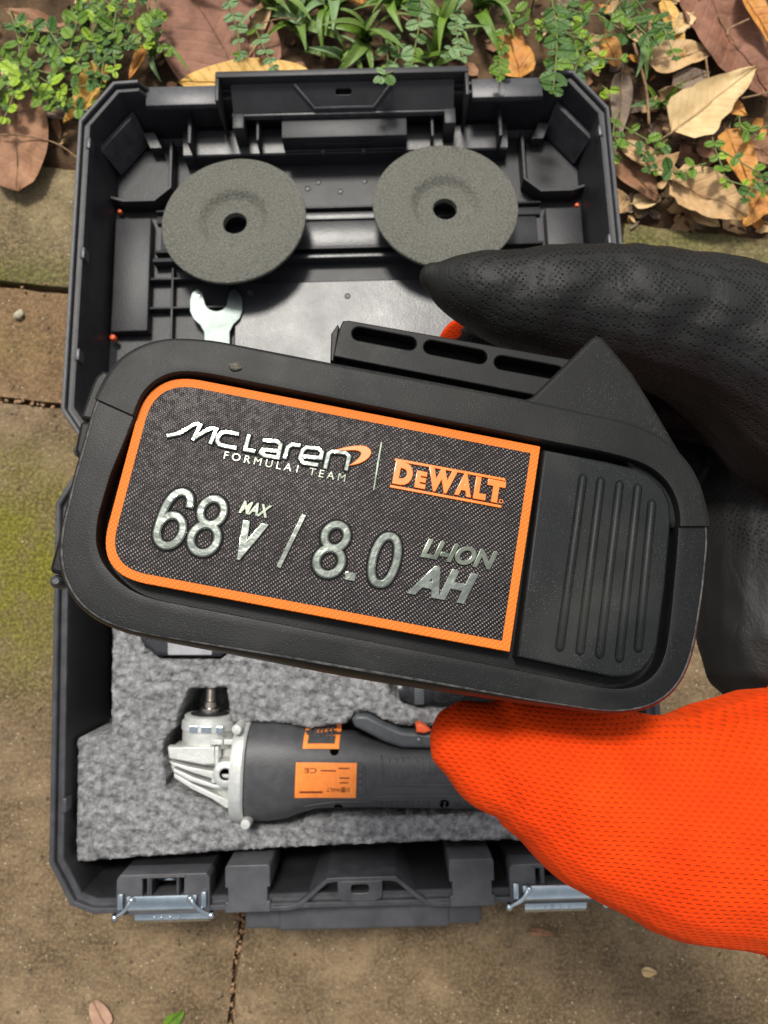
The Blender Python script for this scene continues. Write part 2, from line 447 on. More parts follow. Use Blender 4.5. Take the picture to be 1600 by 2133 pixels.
def part(name, me, parent, m, smooth=False, auto=None, **k): return add(name, me, parent, m, smooth, auto)
base_out = [(-155, -266), (155, -266), (168, -261), (181, -237), (181, -26), (170, -8), (-170, -8), (-181, -26), (-181, -237), (-168, -261)]
prof_b = [(10, .6), (5, 3), (1.5, 40), (0, 62), (0, 79), (.8, 80), (2.6, 80), (3.2, 79.4), (3.4, 76.2), (5.4, 76), (5.8, 77), (7.2, 77), (7.6, 76), (8.2, 60), (10, 8), (14, 5)]
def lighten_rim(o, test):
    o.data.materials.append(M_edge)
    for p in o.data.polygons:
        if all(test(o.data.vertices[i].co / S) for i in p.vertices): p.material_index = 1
base_o = part('base_shell', shell(base_out, prof_b), case, M_case, True, 35)
lighten_rim(base_o, lambda v: v.z > 75.5)
# raised ridges of the case bottom inside
for x in (-163, 163):
    part('floor_rib', boxm(x - 7, x + 7, -160, -40, 4.8, 16, 1.5), case, M_casef)
# near wall: latch housings, plain blocks, handle
def slots(x, s):
    y0, y1 = -256.5, -245.8
    return [[(x + s * a, y0), (x + s * b, y0), (x + s * b, y1), (x + s * a, y1)] if s > 0 else [(x + s * b, y0), (x + s * a, y0), (x + s * a, y1), (x + s * b, y1)] for a, b in ((-12, -9.2), (-6.8, 8), (9.5, 12.2))]
def latch_side(cx, name_lab):
    o = [(cx - 27, -266.6), (cx + 27, -266.6), (cx + 27, -247), (cx + 25, -244.4), (cx - 25, -244.4), (cx - 27, -247)]
    h = part('latch_housing', platem([rounded(o, [0, 0, 3, 1, 1, 3])] + slots(cx, 1), 66, 80.6, .5), case, M_block, True, 40)
    part('housing_web', join([boxm(cx - 25.5, cx + 25.5, -246.5, -244.9, 20, 66), boxm(cx - 26.2, cx - 24.4, -264, -246.6, 20, 65.9), boxm(cx + 24.4, cx + 26.2, -264, -246.6, 20, 65.9)]), h, M_case)
    part('slot_rail', join([boxm(cx - 9.0, cx - 7.6, -256.4, -246, 79, 81.4, .3), boxm(cx + 8.0, cx + 9.3, -256.4, -246, 79, 81.4, .3), boxm(cx - 13, cx + 13, -246.3, -245.2, 79.5, 81.6, .3)]), h, M_edge)
    part('pin', tubem([(cx - 7, -250.5, 72), (cx + 8, -250.5, 72)], .9, 10), h, M_zinc, True)
    lt = part('latch', sheetm([(-255.6, 82.6), (-257.5, 83.2), (-262, 82.2), (-265.8, 79.5), (-268.2, 74.5), (-268.6, 70)], cx - 20, cx + 20, .9), case, M_zinc, True, 40)
    part('latch_lip', sheetm([(-267.6, 76.0), (-270.4, 75.6), (-273.4, 73.6), (-274.4, 72.2)], cx - 18, cx + 25 if cx < 0 else cx + 18, .8), lt, M_zinc, True, 40)
    for s in (-1, 1):
        q = [(cx + s * 17, -256.5, 84), (cx + s * 18.5, -259, 84.8), (cx + s * 21, -262.5, 84.2), (cx + s * 25, -265.5, 82.4), (cx + s * 27.5, -267.5, 80.6)]
        part('latch_arm', tubem(catmull(q, 4), 1.15, 10), lt, M_zinc, True)
        part('arm_pivot', join([tubem([(cx + s * 27.4, -266.4, 80.8), (cx + s * 28.2, -269.4, 80.0)], 1.9, 10), tubem([(cx + s * 15.6, -256.5, 84.0), (cx + s * 18.0, -256.9, 84.6)], 1.7, 10)]), lt, M_zinc, True)
    for s in (-1, 1): part('lug', boxm(cx + s * 24.0 - 1.6, cx + s * 24.0 + 1.6, -262.8, -254.0, 80.7, 83, .7), lt, M_zinc, True, 40)
    part('ridge', join([boxm(cx + dx - .5, cx + dx + .5, -271.8, -269.4, 75.0, 77.0, .3) for dx in (-6, -2, 3, 8)]), lt, M_zinc)
def sheetm(prof, x0, x1, th):
    """bent sheet metal: a (y,z) profile carried along x, with thickness"""
    P = [V((0, y, z)) for y, z in prof]; N = []
    for i in range(len(P)):
        t = (P[min(i + 1, len(P) - 1)] - P[max(i - 1, 0)]).normalized(); N.append(V((0, t.z, -t.y)) * -1)
    a = [p + n * th / 2 for p, n in zip(P, N)] + [p - n * th / 2 for p, n in reversed(list(zip(P, N)))]
    return loft([[V((x0, p.y, p.z)) for p in a], [V((x1, p.y, p.z)) for p in a]])
latch_side(-114, 'left'); latch_side(114, 'right')
for s in (-1, 1):
    cx = s * 65
    o = [(cx - 13, -266.8), (cx + 13, -266.8), (cx + 13, -261), (cx + 11.4, -261), (cx + 11.4, -253), (cx + 13, -253), (cx + 13, -240.6), (cx - 13, -240.6), (cx - 13, -253), (cx - 11.4, -253), (cx - 11.4, -261), (cx - 13, -261)]
    part('handle_block', platem([rounded(o, [.6, .6, .3, .3, .3, .3, 2, 2, .3, .3, .3, .3], 3)], 40, 80.8, .5), case, M_block, True, 40)
    part('block_web', boxm(cx - 10.8, cx + 10.8, -262, -241.2, 8, 40), case, M_case)
# handle well: a wall that steps inward as a flat-topped arch, with a slotted tab, and the grip outside below it
arch = [(-52, -265.5), (-40, -265.0), (-33, -262.0), (-20, -251.6), (-15, -250.4), (17, -250.4), (22, -251.6), (35, -262.0), (42, -265.0), (52, -265.5)]
def wallm(line, th, z0, z1, normal=None):
    P = [V((x, y)) for x, y in line]; a, b = [], []
    for i in range(len(P)):
        t = (P[min(i + 1, len(P) - 1)] - P[max(i - 1, 0)]).normalized(); n = V((-t.y, t.x)); a.append(P[i] + n * th / 2); b.append(P[i] - n * th / 2)
    return platem([a + b[::-1]], z0, z1, .35)
part('handle_arch', wallm(catmull([(*p, 0) for p in arch], 4)[:] and [(p.x, p.y) for p in catmull([(*p, 0) for p in arch], 4)], 2.4, 18, 80.5), case, M_edge, True, 40)
slot = rounded([(-5.2, -258.0), (5.2, -258.0), (5.2, -253.4), (-5.2, -253.4)], 1.9)
part('handle_tab', platem([rounded([(-13, -262.6), (13, -262.6), (13, -251.3), (-13, -251.3)], [5, 5, .5, .5]), slot], 74.5, 80.2, .5), case, M_edge, True, 40)
part('well_slope', loft([[V((x0, -264.4, 66)), V((x1, -264.4, 66)), V((x1b, -251.8, 76)), V((x0b, -251.8, 76))] if k else [V((x0, -264.4, 63)), V((x1, -264.4, 63)), V((x1b, -251.8, 73)), V((x0b, -251.8, 73))] for k, (x0, x1, x0b, x1b) in enumerate([(-33, 34, -20, 21)] * 2)]), case, M_casef)
part('handle_grip', join([boxm(-70, 72, -284.5, -266.3, 44, 63, 2.0, 3), boxm(-50, 53, -285.6, -266.4, 46, 64.5, 2.5, 3)]), case, M_block, True, 40)
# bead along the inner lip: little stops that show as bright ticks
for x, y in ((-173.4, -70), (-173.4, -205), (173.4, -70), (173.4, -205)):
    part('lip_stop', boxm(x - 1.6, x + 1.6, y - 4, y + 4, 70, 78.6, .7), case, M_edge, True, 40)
# ------------------------------------------------------------------ lid
lid_out = [(-167, 14), (167, 14), (180, 33), (179, 236), (157, 265.5), (140, 266.5), (-140, 266.5), (-157, 265.5), (-179, 236), (-180, 33)]
def lid_drop(x, y, z):
    if y > 250 and abs(x) < 137 and z > -20: return -9.0
    return 0
prof_l = [(12, -53), (6, -51), (2, -20), (0, -12), (0, -1), (.7, 0), (2.4, 0), (3.0, -.8), (3.2, -3.4), (5.4, -3.6), (5.8, -2.4), (7.2, -2.4), (7.6, -3.6), (8.4, -16), (11, -45), (15, -48)]
lid = part('lid', shell(lid_out, prof_l, lid_drop), case, M_case, True, 35)
lid.matrix_local = LID_M
lighten_rim(lid, lambda v: -1.2 < v.z)
FZ = -48
def lpart(name, me, m=M_case, smooth=True, auto=40): return add(name, me, lid, m, smooth, auto)
# far edge: shelves beside the lid handle
for s in (-1, 1):
    a, b = sorted((s * 88, s * 137))
    lpart('shelf', boxm(a, b, 252.5, 267.4, -12.5, -8, .8), M_edge)
# lid handle on the far wall
lpart('handle_bar', join([boxm(-87, 85, 264.4, 269.2, -16, 2.0, .8), boxm(-87, -84.4, 247, 264.3, -40, 1.6, .6), boxm(82.4, 85, 247, 264.3, -40, 1.6, .6)]))
hp = platem([rounded([(-78, -9), (76, -9), (76, 9), (-78, 9)], 1), rounded([(-6, 1.2), (5, 1.2), (5, 4.8), (-6, 4.8)], 1.7)], -1.2, 1.2, .4)
HPM = Matrix.Translation(V((0, 257.8, -10.5)) * S) @ Matrix.Rotation(R(38), 4, 'X')
lpart('handle_face', xf(hp, HPM))
tz = [(-34, 8), (-21, -6.5), (20, -6.5), (33, 8)]
lpart('handle_relief', xf(join([wallm(tz, 1.6, 1.0, 3.0)]), HPM), M_edge)
lpart('handle_ledge', join([boxm(-79, 77, 248.6, 251.6, -20, -15.4, .7)]), M_edge)
for s, x in ((-1, -74.5), (1, 73)):
    lpart('handle_cheek', boxm(x - 4, x + 4, 239, 251, -47.5, -15, .8))
# far wall inside: lit fillet at its foot, pillars, label bar
fil = loft([[V((x, 246.5, -33.6)), V((x, 234.5, -35.4)), V((x, 233.5, -36.4)), V((x, 232.8, -47.6)), V((x, 252, -47.6)), V((x, 252, -33.2))] for x in (-118, 116)])
lpart('foot_ledge', fil, M_casef, False)
for x, wd, yy in ((-110, 2.6, 233.0), (-62, 2.0, 234), (109, 2.6, 233.0), (61, 2.0, 234)):
    lpart('wall_pillar', boxm(x - wd / 2, x + wd / 2, yy, 256, -47.8, -21, .5))
lpart('label_bar', join([boxm(-45, 43, 234, 256, -34, -19.5, .8), boxm(-44, 42, 232.2, 234.1, -33.4, -31.2, .6), boxm(-30, 20, 233.2, 234.1, -26.4, -25.7, .2)]))
for x in (-17, 12):
    lpart('boss', xf(lathem([(0, .8), (1.4, .7), (1.9, 0), (1.9, -2)], 16), Matrix.Translation(V((x, 231.8, -31.2)) * S)), M_edge)
# corner pockets: slanting corner plate, low ridge round a sunken floor
for s in (-1, 1):
    rid = [(s * 171, 203), (s * 160, 199.5), (s * 138, 199.5), (s * 127, 209), (s * 127, 247)]
    lpart('corner_ridge', wallm(rid, 2.2, FZ, FZ + 13))
    lpart('corner_floor', platem([rounded([(s * 168, 204), (s * 137, 203), (s * 131, 209), (s * 131, 246), (s * 150, 246), (s * 168, 226)][::s if s > 0 else -1], 2)], FZ + .2, FZ + 3, .4), M_case)
    q = [V((s * 170.5, 227, -19)), V((s * 148, 255, -19)), V((s * 145, 250, -43)), V((s * 165, 225, -43))]
    lpart('corner_plate', loft([q, [p + V((s * 2, 2.5, 0)) for p in q]]), M_edge, False)
    lpart('corner_clip', loft([[V((s * 134, 241, -35.4)), V((s * 142, 241, -35.4)), V((s * 147, 252, -33.8)), V((s * 139, 252, -33.8))], [V((s * 134, 241, -44)), V((s * 142, 241, -44)), V((s * 147, 252, -44)), V((s * 139, 252, -44))]]), M_casef, False)
    # raised square panel beside the discs and the small wells round it
    a, b = sorted((s * 166.5, s * 141))
    lpart('side_panel', boxm(a, b, 102, 188, FZ + .2, FZ + 9, 1.0), M_case)
    lpart('side_rib', join([boxm(*sorted((s * 126, s * 124.4)), 60, 150, FZ, FZ + 7, .4), boxm(*sorted((s * 140.8, s * 100)), 141, 142.6, FZ, FZ + 7, .4), boxm(*sorted((s * 140.8, s * 84)), 119, 120.6, FZ, FZ + 7, .4)]), M_case)
    lpart('orange_plug', xf(lathem([(0, 1.2), (1.2, 1), (1.6, 0), (1.6, -2)], 14), Matrix.Translation(V((s * 165, 192 if s > 0 else 196, -43)) * S)), M_oplug)
    for y in (220, 140, 70):
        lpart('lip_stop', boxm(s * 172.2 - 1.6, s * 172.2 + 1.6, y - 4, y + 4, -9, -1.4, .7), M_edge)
lpart('orange_plug', xf(lathem([(0, 1.6), (1.6, 1.2), (2.2, 0), (2.2, -2)], 14), Matrix.Translation(V((-165, 98, -40)) * S)), M_oplug)
# floor ridges across the lid and the bright middle panel
for y, hgt, wd in ((195, 6, 1.6), (190, 3, 6), (164, 5, 2.2), (155, 9, 3.0)):
    lpart('floor_ridge', boxm(-139, 139, y - wd / 2, y + wd / 2, FZ - .4, FZ + hgt, .5), M_casef if wd > 2.5 else M_case)
lpart('floor_strip', boxm(-136, 136, 166, 187, FZ - .4, FZ + 1.6, .6), M_casef)
lpart('middle_panel', platem([rounded([(-82, 30), (78, 30), (78, 139), (-82, 139)], 4)], FZ - .2, FZ + 3.2, .9), M_casef)
for x, y in ((-6, 211), (-22, 219), (12, 219), (-2, 127), (-71, 131), (-30, 214)):
    lpart('moulding_mark', xf(lathem([(0, .25), (1.1, .3), (1.5, .7), (2.0, .6), (2.2, 0)], 18), Matrix.Translation(V((x, y, FZ + (3.2 if y < 140 else 0))) * S)), M_edge)
# hinges between the halves
for x in (-110, 0, 110):
    part('hinge', join([boxm(x - 22, x + 22, -9.5, 15.5, 66, 75, 1.0), xf(lathem([(0, -23), (4, -23), (4.4, 23), (0, 23)], 18), Matrix.Translation(V((x, 3, 74)) * S) @ Matrix.Rotation(R(90), 4, 'Y'))]), case, M_case, True, 40)

# ------------------------------------------------------------------ foam insert
M_foam = mat('grey_foam', (0.06, 0.06, 0.062), 0.7, var=260, col2=(0.37, 0.37, 0.372), bump=[(200, 1.0), (500, 1.0), (1200, .6)], spec=0.5, detail=6, thresh=(0.3, 0.75))
FT = 68.0
def fpt(px, py): p = BF.at(px, py, FT); return V((p.x, p.y))
foam_out = [fpt(*p) for p in ((232, 1050), (232, 1531), (160, 1537), (158, 1797), (560, 1768), (930, 1752), (1130, 1752), (1345, 1738), (1345, 1500), (1260, 1500), (1250, 1050))]
hole_g = [fpt(*p) for p in ((392, 1434), (472, 1432), (480, 1500), (492, 1510), (530, 1503), (600, 1507), (640, 1518), (722, 1508), (738, 1486), (764, 1482), (830, 1512), (900, 1512), (1010, 1500), (1240, 1500), (1250, 1700), (1010, 1694), (900, 1700), (700, 1702), (640, 1712), (600, 1726), (520, 1726), (470, 1690), (440, 1672), (345, 1640), (336, 1560), (345, 1532), (364, 1516), (368, 1490))]
hole_c = [fpt(*p) for p in ((285, 1290), (300, 1352), (335, 1374), (460, 1374), (482, 1352), (520, 1300), (520, 1100), (285, 1100))]
hole_d = [fpt(*p) for p in ((806, 1423), (815, 1448), (845, 1472), (930, 1486), (1080, 1480), (1080, 1330), (806, 1330))]
def inside(p, P):
    c = False; n = len(P)
    for i in range(n):
        a, b = P[i], P[i - 1]
        if (a.y > p.y) != (b.y > p.y) and p.x < (b.x - a.x) * (p.y - a.y) / (b.y - a.y) + a.x: c = not c
    return c
def edge_d(p, P):
    best = 1e9
    for i in range(len(P)):
        a, b = P[i], P[i - 1]; e = b - a; t = max(0, min(1, (p - a).dot(e) / e.length_squared)); best = min(best, (p - a - e * t).length)
    return best
st = 1.35; fx0, fy0 = -172, -246
nx, nyy = int(325 / st), int(240 / st)
def in_foam(q):
    w = V((q.x + noise.noise((q.x * .25, q.y * .25, 0)) * .8, q.y + noise.noise((q.x * .25, q.y * .25, 5)) * .8))
    return inside(w, foam_out) and not inside(w, hole_g) and not inside(w, hole_c) and not inside(w, hole_d)
cell = {}
for i in range(nx):
    for j in range(nyy):
        if in_foam(V((fx0 + (i + .5) * st, fy0 + (j + .5) * st))): cell[i, j] = 1
vid = {}; vs = []
def fv(i, j, top=True):
    k = (i, j, top)
    if k not in vid:
        x, y = fx0 + i * st, fy0 + j * st
        full = sum((i + a, j + b) in cell for a in (-1, 0) for b in (-1, 0))
        z = FT + noise.noise((x * .03, y * .03, 0)) * 1.0 + noise.noise((x * .13 + y * .08, y * .2, 1)) * 1.4 - abs(noise.noise((x * .22 + y * .15, y * .34, 7))) * 2.4 - abs(noise.noise((x * .5 - y * .1, y * .42 + x * .2, 3))) * 1.3
        if full < 4: z -= 1.1
        if full < 4:                                    # draw the cut edge onto its outline
            best = None
            for P in (foam_out, hole_g, hole_c, hole_d):
                for m in range(len(P)):
                    a, b = P[m - 1], P[m]; e = b - a; t = max(0, min(1, (V((x, y)) - a).dot(e) / e.length_squared)); c = a + e * t
                    if best is None or (c - V((x, y))).length < (best - V((x, y))).length: best = c
            if (best - V((x, y))).length < 2.6: x, y = best.x + noise.noise((x * .3, y * .3, 2)) * .5, best.y + noise.noise((x * .3, y * .3, 8)) * .5
        else: x, y = x + random.uniform(-.3, .3), y + random.uniform(-.3, .3)
        vid[k] = len(vs); vs.append((x, y, z if top else 14.0))
    return vid[k]
fs = []
for (i, j) in cell:
    fs.append((fv(i, j), fv(i + 1, j), fv(i + 1, j + 1), fv(i, j + 1)))
    for di, dj, a, b in ((1, 0, (1, 0), (1, 1)), (-1, 0, (0, 1), (0, 0)), (0, 1, (1, 1), (0, 1)), (0, -1, (0, 0), (1, 0))):
        if (i + di, j + dj) not in cell:
            A, B = (i + a[0], j + a[1]), (i + b[0], j + b[1])
            fs.append((fv(*B), fv(*A), fv(*A, False), fv(*B, False)))
foam = empty('foam_insert', BF.matrix())
tag(foam, 'mottled grey foam insert with cut-outs filling the open case base', 'foam')
add('foam_top', mesh_py(vs, fs), foam, M_foam, True, 60)
fb = [p for p in inset([p for p in foam_out][::-1] if True else foam_out, 1.5)]
add('foam_bottom', platem([fb], 6, 13.8, .3), foam, M_foam, True, 40)
# ------------------------------------------------------------------ grinding discs and pin spanner in the lid
def disc_mat():
    m = mat('grey_abrasive', (0.075, 0.075, 0.062), 0.92, var=800, col2=(0.21, 0.207, 0.176), bump=[(600, 1.0), (1500, .8)], spec=.25, thresh=(.3, .7))
    return m
M_disc = disc_mat()
def disc(cx, cy, z, r, tx, ty, rz, label):
    prof = [(8.3, -6.6), (8.3, -2.8), (8.7, -2.4), (18, -2.3), (20, -1.9), (22.2, .3), (24, 1.9), (26, 2.5), (29, 2.4), (r - .8, 2.2), (r - .2, 1.9), (r, 1.4), (r, -.1), (r - .4, -.7), (26, -2.0), (21, -6.6), (8.3, -6.6)]
    me = lathem(prof, 96)
    for v in me.vertices:
        q = v.co / S; v.co += V((0, 0, noise.noise(q * .12 + V((cx, 0, 0))) * .25)) * S
    M = BF.matrix() @ LID_M @ Matrix.Translation(V((cx, cy, z)) * S) @ Matrix.Rotation(tx, 4, 'X') @ Matrix.Rotation(ty, 4, 'Y') @ Matrix.Rotation(rz, 4, 'Z')
    root = empty('grinding_disc', M)
    tag(root, label, 'grinding disc', 'abrasive discs in the lid')
    o = add('abrasive_body', me, root, M_disc, True, 40)
    # crumbs and pale scuffs on the hub
    ring = lathem([(8.35, -2.2), (8.35, -5.0), (8.9, -5.2)], 48); add('bore', ring, root, M_void, True)
    return root
p1 = LF.at(487, 457, -25); p2 = LF.at(928, 428, -25)
disc(p1.x, p1.y - .5, -26, 50.5, R(-6.0), R(-3.5), 0, 'grey depressed-centre grinding disc in the lid above the steel spanner')
disc(p2.x, p2.y - .5, -25.5, 50.5, R(-6), R(2), 2, 'grey grinding disc in the lid partly covered by the black gloved finger')
M_span = mat('zinc_spanner', (0.13, 0.152, 0.146), 0.42, .9, var=60, col2=(0.2, 0.23, 0.22), bump=[(160, .12), (1500, .1)], rvar=.08)
sp = empty('pin_spanner', BF.matrix() @ LID_M @ Matrix.Translation(V((-93.5, 103, -42.5)) * S) @ Matrix.Rotation(R(1.2), 4, 'Z') @ Matrix.Rotation(R(5), 4, 'X') @ Matrix.Rotation(R(7), 4, 'Y'))
tag(sp, 'silver two-pin spanner lying in the lid below the left disc', 'spanner')
L1 = [(-16.5, 26), (-18.0, 21), (-18.0, 13), (-16, 7.5), (-11.5, 3), (-8.9, -2), (-8.2, -70), (8.2, -70), (8.9, -2), (11.5, 3), (16, 7.5), (18.0, 13), (18.0, 21), (16.5, 26), (12.6, 29.2), (9.2, 26.5), (8.2, 22)] 
inner = [(7.8 * math.cos(a), 20.5 + 7.4 * math.sin(a)) for a in [R(-d) for d in range(0, 181, 18)]]
L1 = [(x, y) for x, y in L1] + inner + [(-8.2, 22), (-9.2, 26.5), (-12.6, 29.2)]
add('spanner_blade', platem([L1], -1.4, 1.4, .45), sp, M_span, True, 40)
for x in (-12.8, 12.8):
    q = add('pin', xf(lathem([(0, 3), (2.0, 2.9), (2.3, 2.4), (2.3, 0)], 16), Matrix.Translation(V((x, 23.5, 1.3 - 2.6)) * S)), sp, M_span, True, 40)
    add('pin_stamp', xf(join([boxm(-1.4, 1.4, -.25, .25, .3, .55), boxm(-.25, .25, -1.4, 1.4, .56, .7)]), Matrix.Translation(V((x, 23.5, 1.2)) * S) @ Matrix.Rotation(R(30), 4, 'Z')), sp, M_zinc)

# ------------------------------------------------------------------ angle grinder lying in the foam
M_alu = mat('cast_aluminium', (0.56, 0.57, 0.54), 0.5, 0.55, var=140, col2=(0.66, 0.67, 0.64), bump=[(700, .25), (2500, .2)], rvar=.08)
M_gbody = mat('dark_grey_rubber', (0.042, 0.042, 0.044), 0.46, var=180, col2=(0.058, 0.058, 0.061), bump=[(1400, .2)], rvar=.05)
M_gpad = mat('grey_paddle', (0.05, 0.055, 0.06), 0.42, var=150, col2=(0.07, 0.075, 0.08), bump=(1200, .15))
M_osticker = mat('orange_sticker', (0.9, 0.23, 0.03), 0.45, var=300, col2=(0.95, 0.28, 0.05))
M_print = mat('brown_print', (0.16, 0.03, 0.005), 0.6)
M_hole = mat('screw_hole', (0.002, 0.002, 0.002), 0.9, spec=0.0)
M_steel = mat('spindle_steel', (0.5, 0.46, 0.42), 0.32, 1.0, bump=(800, .1))
GA = BF.at(480, 1612, 70); 
GF = Frame((BF.matrix() @ (V((GA.x, GA.y, 58)) * S)), (BF.matrix().to_3x3() @ V((math.cos(R(-3.2)), math.sin(R(-3.2)), 0))), (BF.matrix().to_3x3() @ V((-math.sin(R(-3.2)), math.cos(R(-3.2)), 0))), (0, 0, 1))
gr = empty('angle_grinder', GF.matrix())
tag(gr, 'dark grey cordless angle grinder with aluminium gear head lying in the foam', 'angle grinder')
def gp(px, py, z=14): p = GF.at(px, py, z); return V((p.x, p.y))
# body: rounded-square sections along the axis; (x, centre y, half width, half height)
def section(x, cy, hy, hz, p=2.6, n=40, cz=0):
    out = []
    for k in range(n):
        a = 2 * math.pi * k / n; c, s = math.cos(a), math.sin(a)
        out.append(V((x, cy + hy * math.copysign(abs(c) ** (2 / p), c), cz + hz * math.copysign(abs(s) ** (2 / p), s))))
    return out
def xsec(px, y_top, y_bot, hz, **k):
    a, b = gp(px, y_top), gp(px, y_bot); return section((a.x + b.x) / 2, (a.y + b.y) / 2, (a.y - b.y) / 2, hz, **k)
body = [xsec(514, 1512, 1712, 26), xsec(518, 1508, 1717, 27), xsec(560, 1507, 1718, 26.5), xsec(600, 1512, 1712, 26), xsec(628, 1520, 1701, 25), xsec(660, 1528, 1692, 24), xsec(720, 1532, 1690, 23), xsec(770, 1543, 1690, 21.5), xsec(840, 1552, 1692, 20.5), xsec(960, 1552, 1694, 20), xsec(1100, 1540, 1694, 21), xsec(1180, 1520, 1694, 23), xsec(1225, 1515, 1694, 23), xsec(1228, 1520, 1690, 22)]
gb = add('body', loft(body), gr, M_gbody, True, 40)
def body_z(x, y):
    for i in range(len(body) - 1):
        x0, x1 = body[i][0].x, body[i + 1][0].x
        if x0 <= x <= x1 or i == len(body) - 2:
            t = max(0, min(1, (x - x0) / (x1 - x0))); r = []
            for sec in (body[i], body[i + 1]):
                ys = [p.y for p in sec]; cy, hy = (max(ys) + min(ys)) / 2, (max(ys) - min(ys)) / 2; hz = max(p.z for p in sec)
                r.append(hz * max(0, 1 - min(1, abs((y - cy) / hy)) ** 2.6) ** (1 / 2.6))
            return r[0] * (1 - t) + r[1] * t
def drape(me, lift, zref):
    """lay a flat piece on the curved body: zref is the level that should touch it"""
    for v in me.vertices: v.co.z += (body_z(v.co.x / S, v.co.y / S) + lift - zref) * S
    return me
def gridplate(pts, z0, z1, st=1.0):
    """thin sheet cut finely enough to follow a curve"""
    xs, ys = [p.x for p in pts], [p.y for p in pts]; cells = {}; vs = []; fs = []
    nx_, ny_ = int((max(xs) - min(xs)) / st) + 1, int((max(ys) - min(ys)) / st) + 1
    def vv(i, j):
        if (i, j) not in cells:
            cells[i, j] = len(vs); vs.append((min(xs) + (max(xs) - min(xs)) * i / nx_, min(ys) + (max(ys) - min(ys)) * j / ny_, z1))
        return cells[i, j]
    for i in range(nx_):
        for j in range(ny_): fs.append((vv(i, j), vv(i + 1, j), vv(i + 1, j + 1), vv(i, j + 1)))
    return mesh_py(vs, fs)
fl = [xsec(484, 1526, 1702, 25), xsec(486, 1512, 1716, 27), xsec(497, 1506, 1720, 28), xsec(510, 1505, 1721, 28.2), xsec(514.5, 1508, 1718, 27)]
add('flange', loft(fl), gr, M_alu, True, 40)
# gear head: tapering casting, collar pointing away from the body axis, fins and bosses
hd = [xsec(351, 1564, 1603, 7, p=4), xsec(354, 1558, 1612, 10, p=4), xsec(385, 1556, 1634, 11.5, p=4), xsec(430, 1553, 1656, 12.5, p=3.6), xsec(465, 1550, 1684, 14, p=3), xsec(488, 1540, 1700, 20, p=2.6)]
add('gear_head', loft(hd), gr, M_alu, True, 40)
c0, c1 = gp(424, 1560), gp(424, 1494)
collar = xf(lathem([(0, 0), (15.6, 0), (15.8, .6), (15.8, 9.5), (16.6, 10.2), (16.6, 14.5), (15.2, 15.5), (15.2, 18), (14.2, 18.6), (7, 18.7), (0, 18.7)], 48), Matrix.Translation(V((c0.x, c0.y, 2)) * S) @ Matrix.Rotation(R(-90), 4, 'X'))
co = add('spindle_collar', collar, gr, M_alu, True, 35)
add('collar_cap', xf(lathem([(0, 18.75), (11.6, 18.75), (11.6, 19.2), (8, 19.5), (0, 19.9)], 40), Matrix.Translation(V((c0.x, c0.y, 2)) * S) @ Matrix.Rotation(R(-90), 4, 'X')), co, M_void, True, 35)
for k, (a, b) in enumerate(((-8, -3), (-1, 5), (8, 12))):
    add('collar_notch', boxm(c0.x + a, c0.x + b, c0.y + 10.4, c0.y + 14.4, 16.4, 18.9, .3), co, M_zinc)
spn = [(0, 19), (5.6, 19), (5.8, 22), (3.6, 22.6), (3.6, 25.5), (4.0, 26)]
z = 26.0
for k in range(7): spn += [(3.4, z + .2), (2.8, z + .8), (3.4, z + 1.4)]; z += 1.5
spn += [(2.8, z + .8), (0, z + 1)]
add('spindle', xf(lathem(spn, 24), Matrix.Translation(V((c0.x, c0.y, 2)) * S) @ Matrix.Rotation(R(-90), 4, 'X')), gr, M_steel, True, 35)
def gplate(name, pts, z0, z1, m, bev=.6, parent=gr, holes=()):
    return add(name, platem([[gp(*p, z1) for p in pts]] + [[gp(*p, z1) for p in h] for h in holes], z0, z1, bev), parent, m, True, 40)
gplate('head_plate', [(349, 1556), (446, 1556), (449, 1592), (424, 1594), (395, 1588), (352, 1580)], 14, 20.6, M_alu, .8)
gplate('head_fin', [(352, 1586), (395, 1598), (446, 1607), (446, 1612), (490, 1614), (490, 1622), (440, 1622), (400, 1610), (358, 1594)], 14, 21.4, M_alu, .7)
gplate('head_fin', [(362, 1600), (400, 1618), (446, 1634), (486, 1640), (486, 1647), (442, 1642), (396, 1628), (360, 1608)], 10, 19.6, M_alu, .7)
gplate('head_fin', [(447.5, 1557), (455, 1557), (455, 1606), (447.5, 1606)], 14, 22, M_alu, .6)
gplate('head_fin', [(440, 1610), (448, 1610), (448, 1632), (440, 1632)], 14, 21, M_alu, .6)
gplate('head_rib', [(452, 1656), (486, 1672), (486, 1684), (470, 1684), (440, 1664), (400, 1645), (362, 1620), (362, 1610), (400, 1632)], 4, 17.5, M_alu, .7)
gplate('head_rail', [(438, 1541), (464, 1541), (464, 1552), (438, 1552)], 13, 19.0, M_alu, .6)
gplate('head_rail', [(466, 1540), (488, 1541), (488, 1552), (466, 1552)], 13, 19.4, M_alu, .6)
bc = gp(469, 1614, 26)
boss = add('side_handle_boss', xf(lathem([(3.4, 18), (3.4, 25.6), (4.0, 26.2), (6.4, 26.2), (7.4, 25.4), (7.8, 20), (8.2, 8)], 32), Matrix.Translation(V((bc.x, bc.y, 0)) * S)), gr, M_alu, True, 40)
add('boss_thread', xf(lathem([(0, 20), (3.38, 20), (3.38, 25)], 24), Matrix.Translation(V((bc.x, bc.y, 0)) * S)), boss, M_hole, True)
for px, py in ((494, 1512), (512, 1716)):
    q = gp(px, py, 24); add('flange_screw', xf(lathem([(0, 25.4), (2.6, 25.2), (3.0, 24.4), (3.0, 10)], 18), Matrix.Translation(V((q.x, q.y - (0 if py > 1600 else 2), 0)) * S)), gr, M_alu, True, 40)
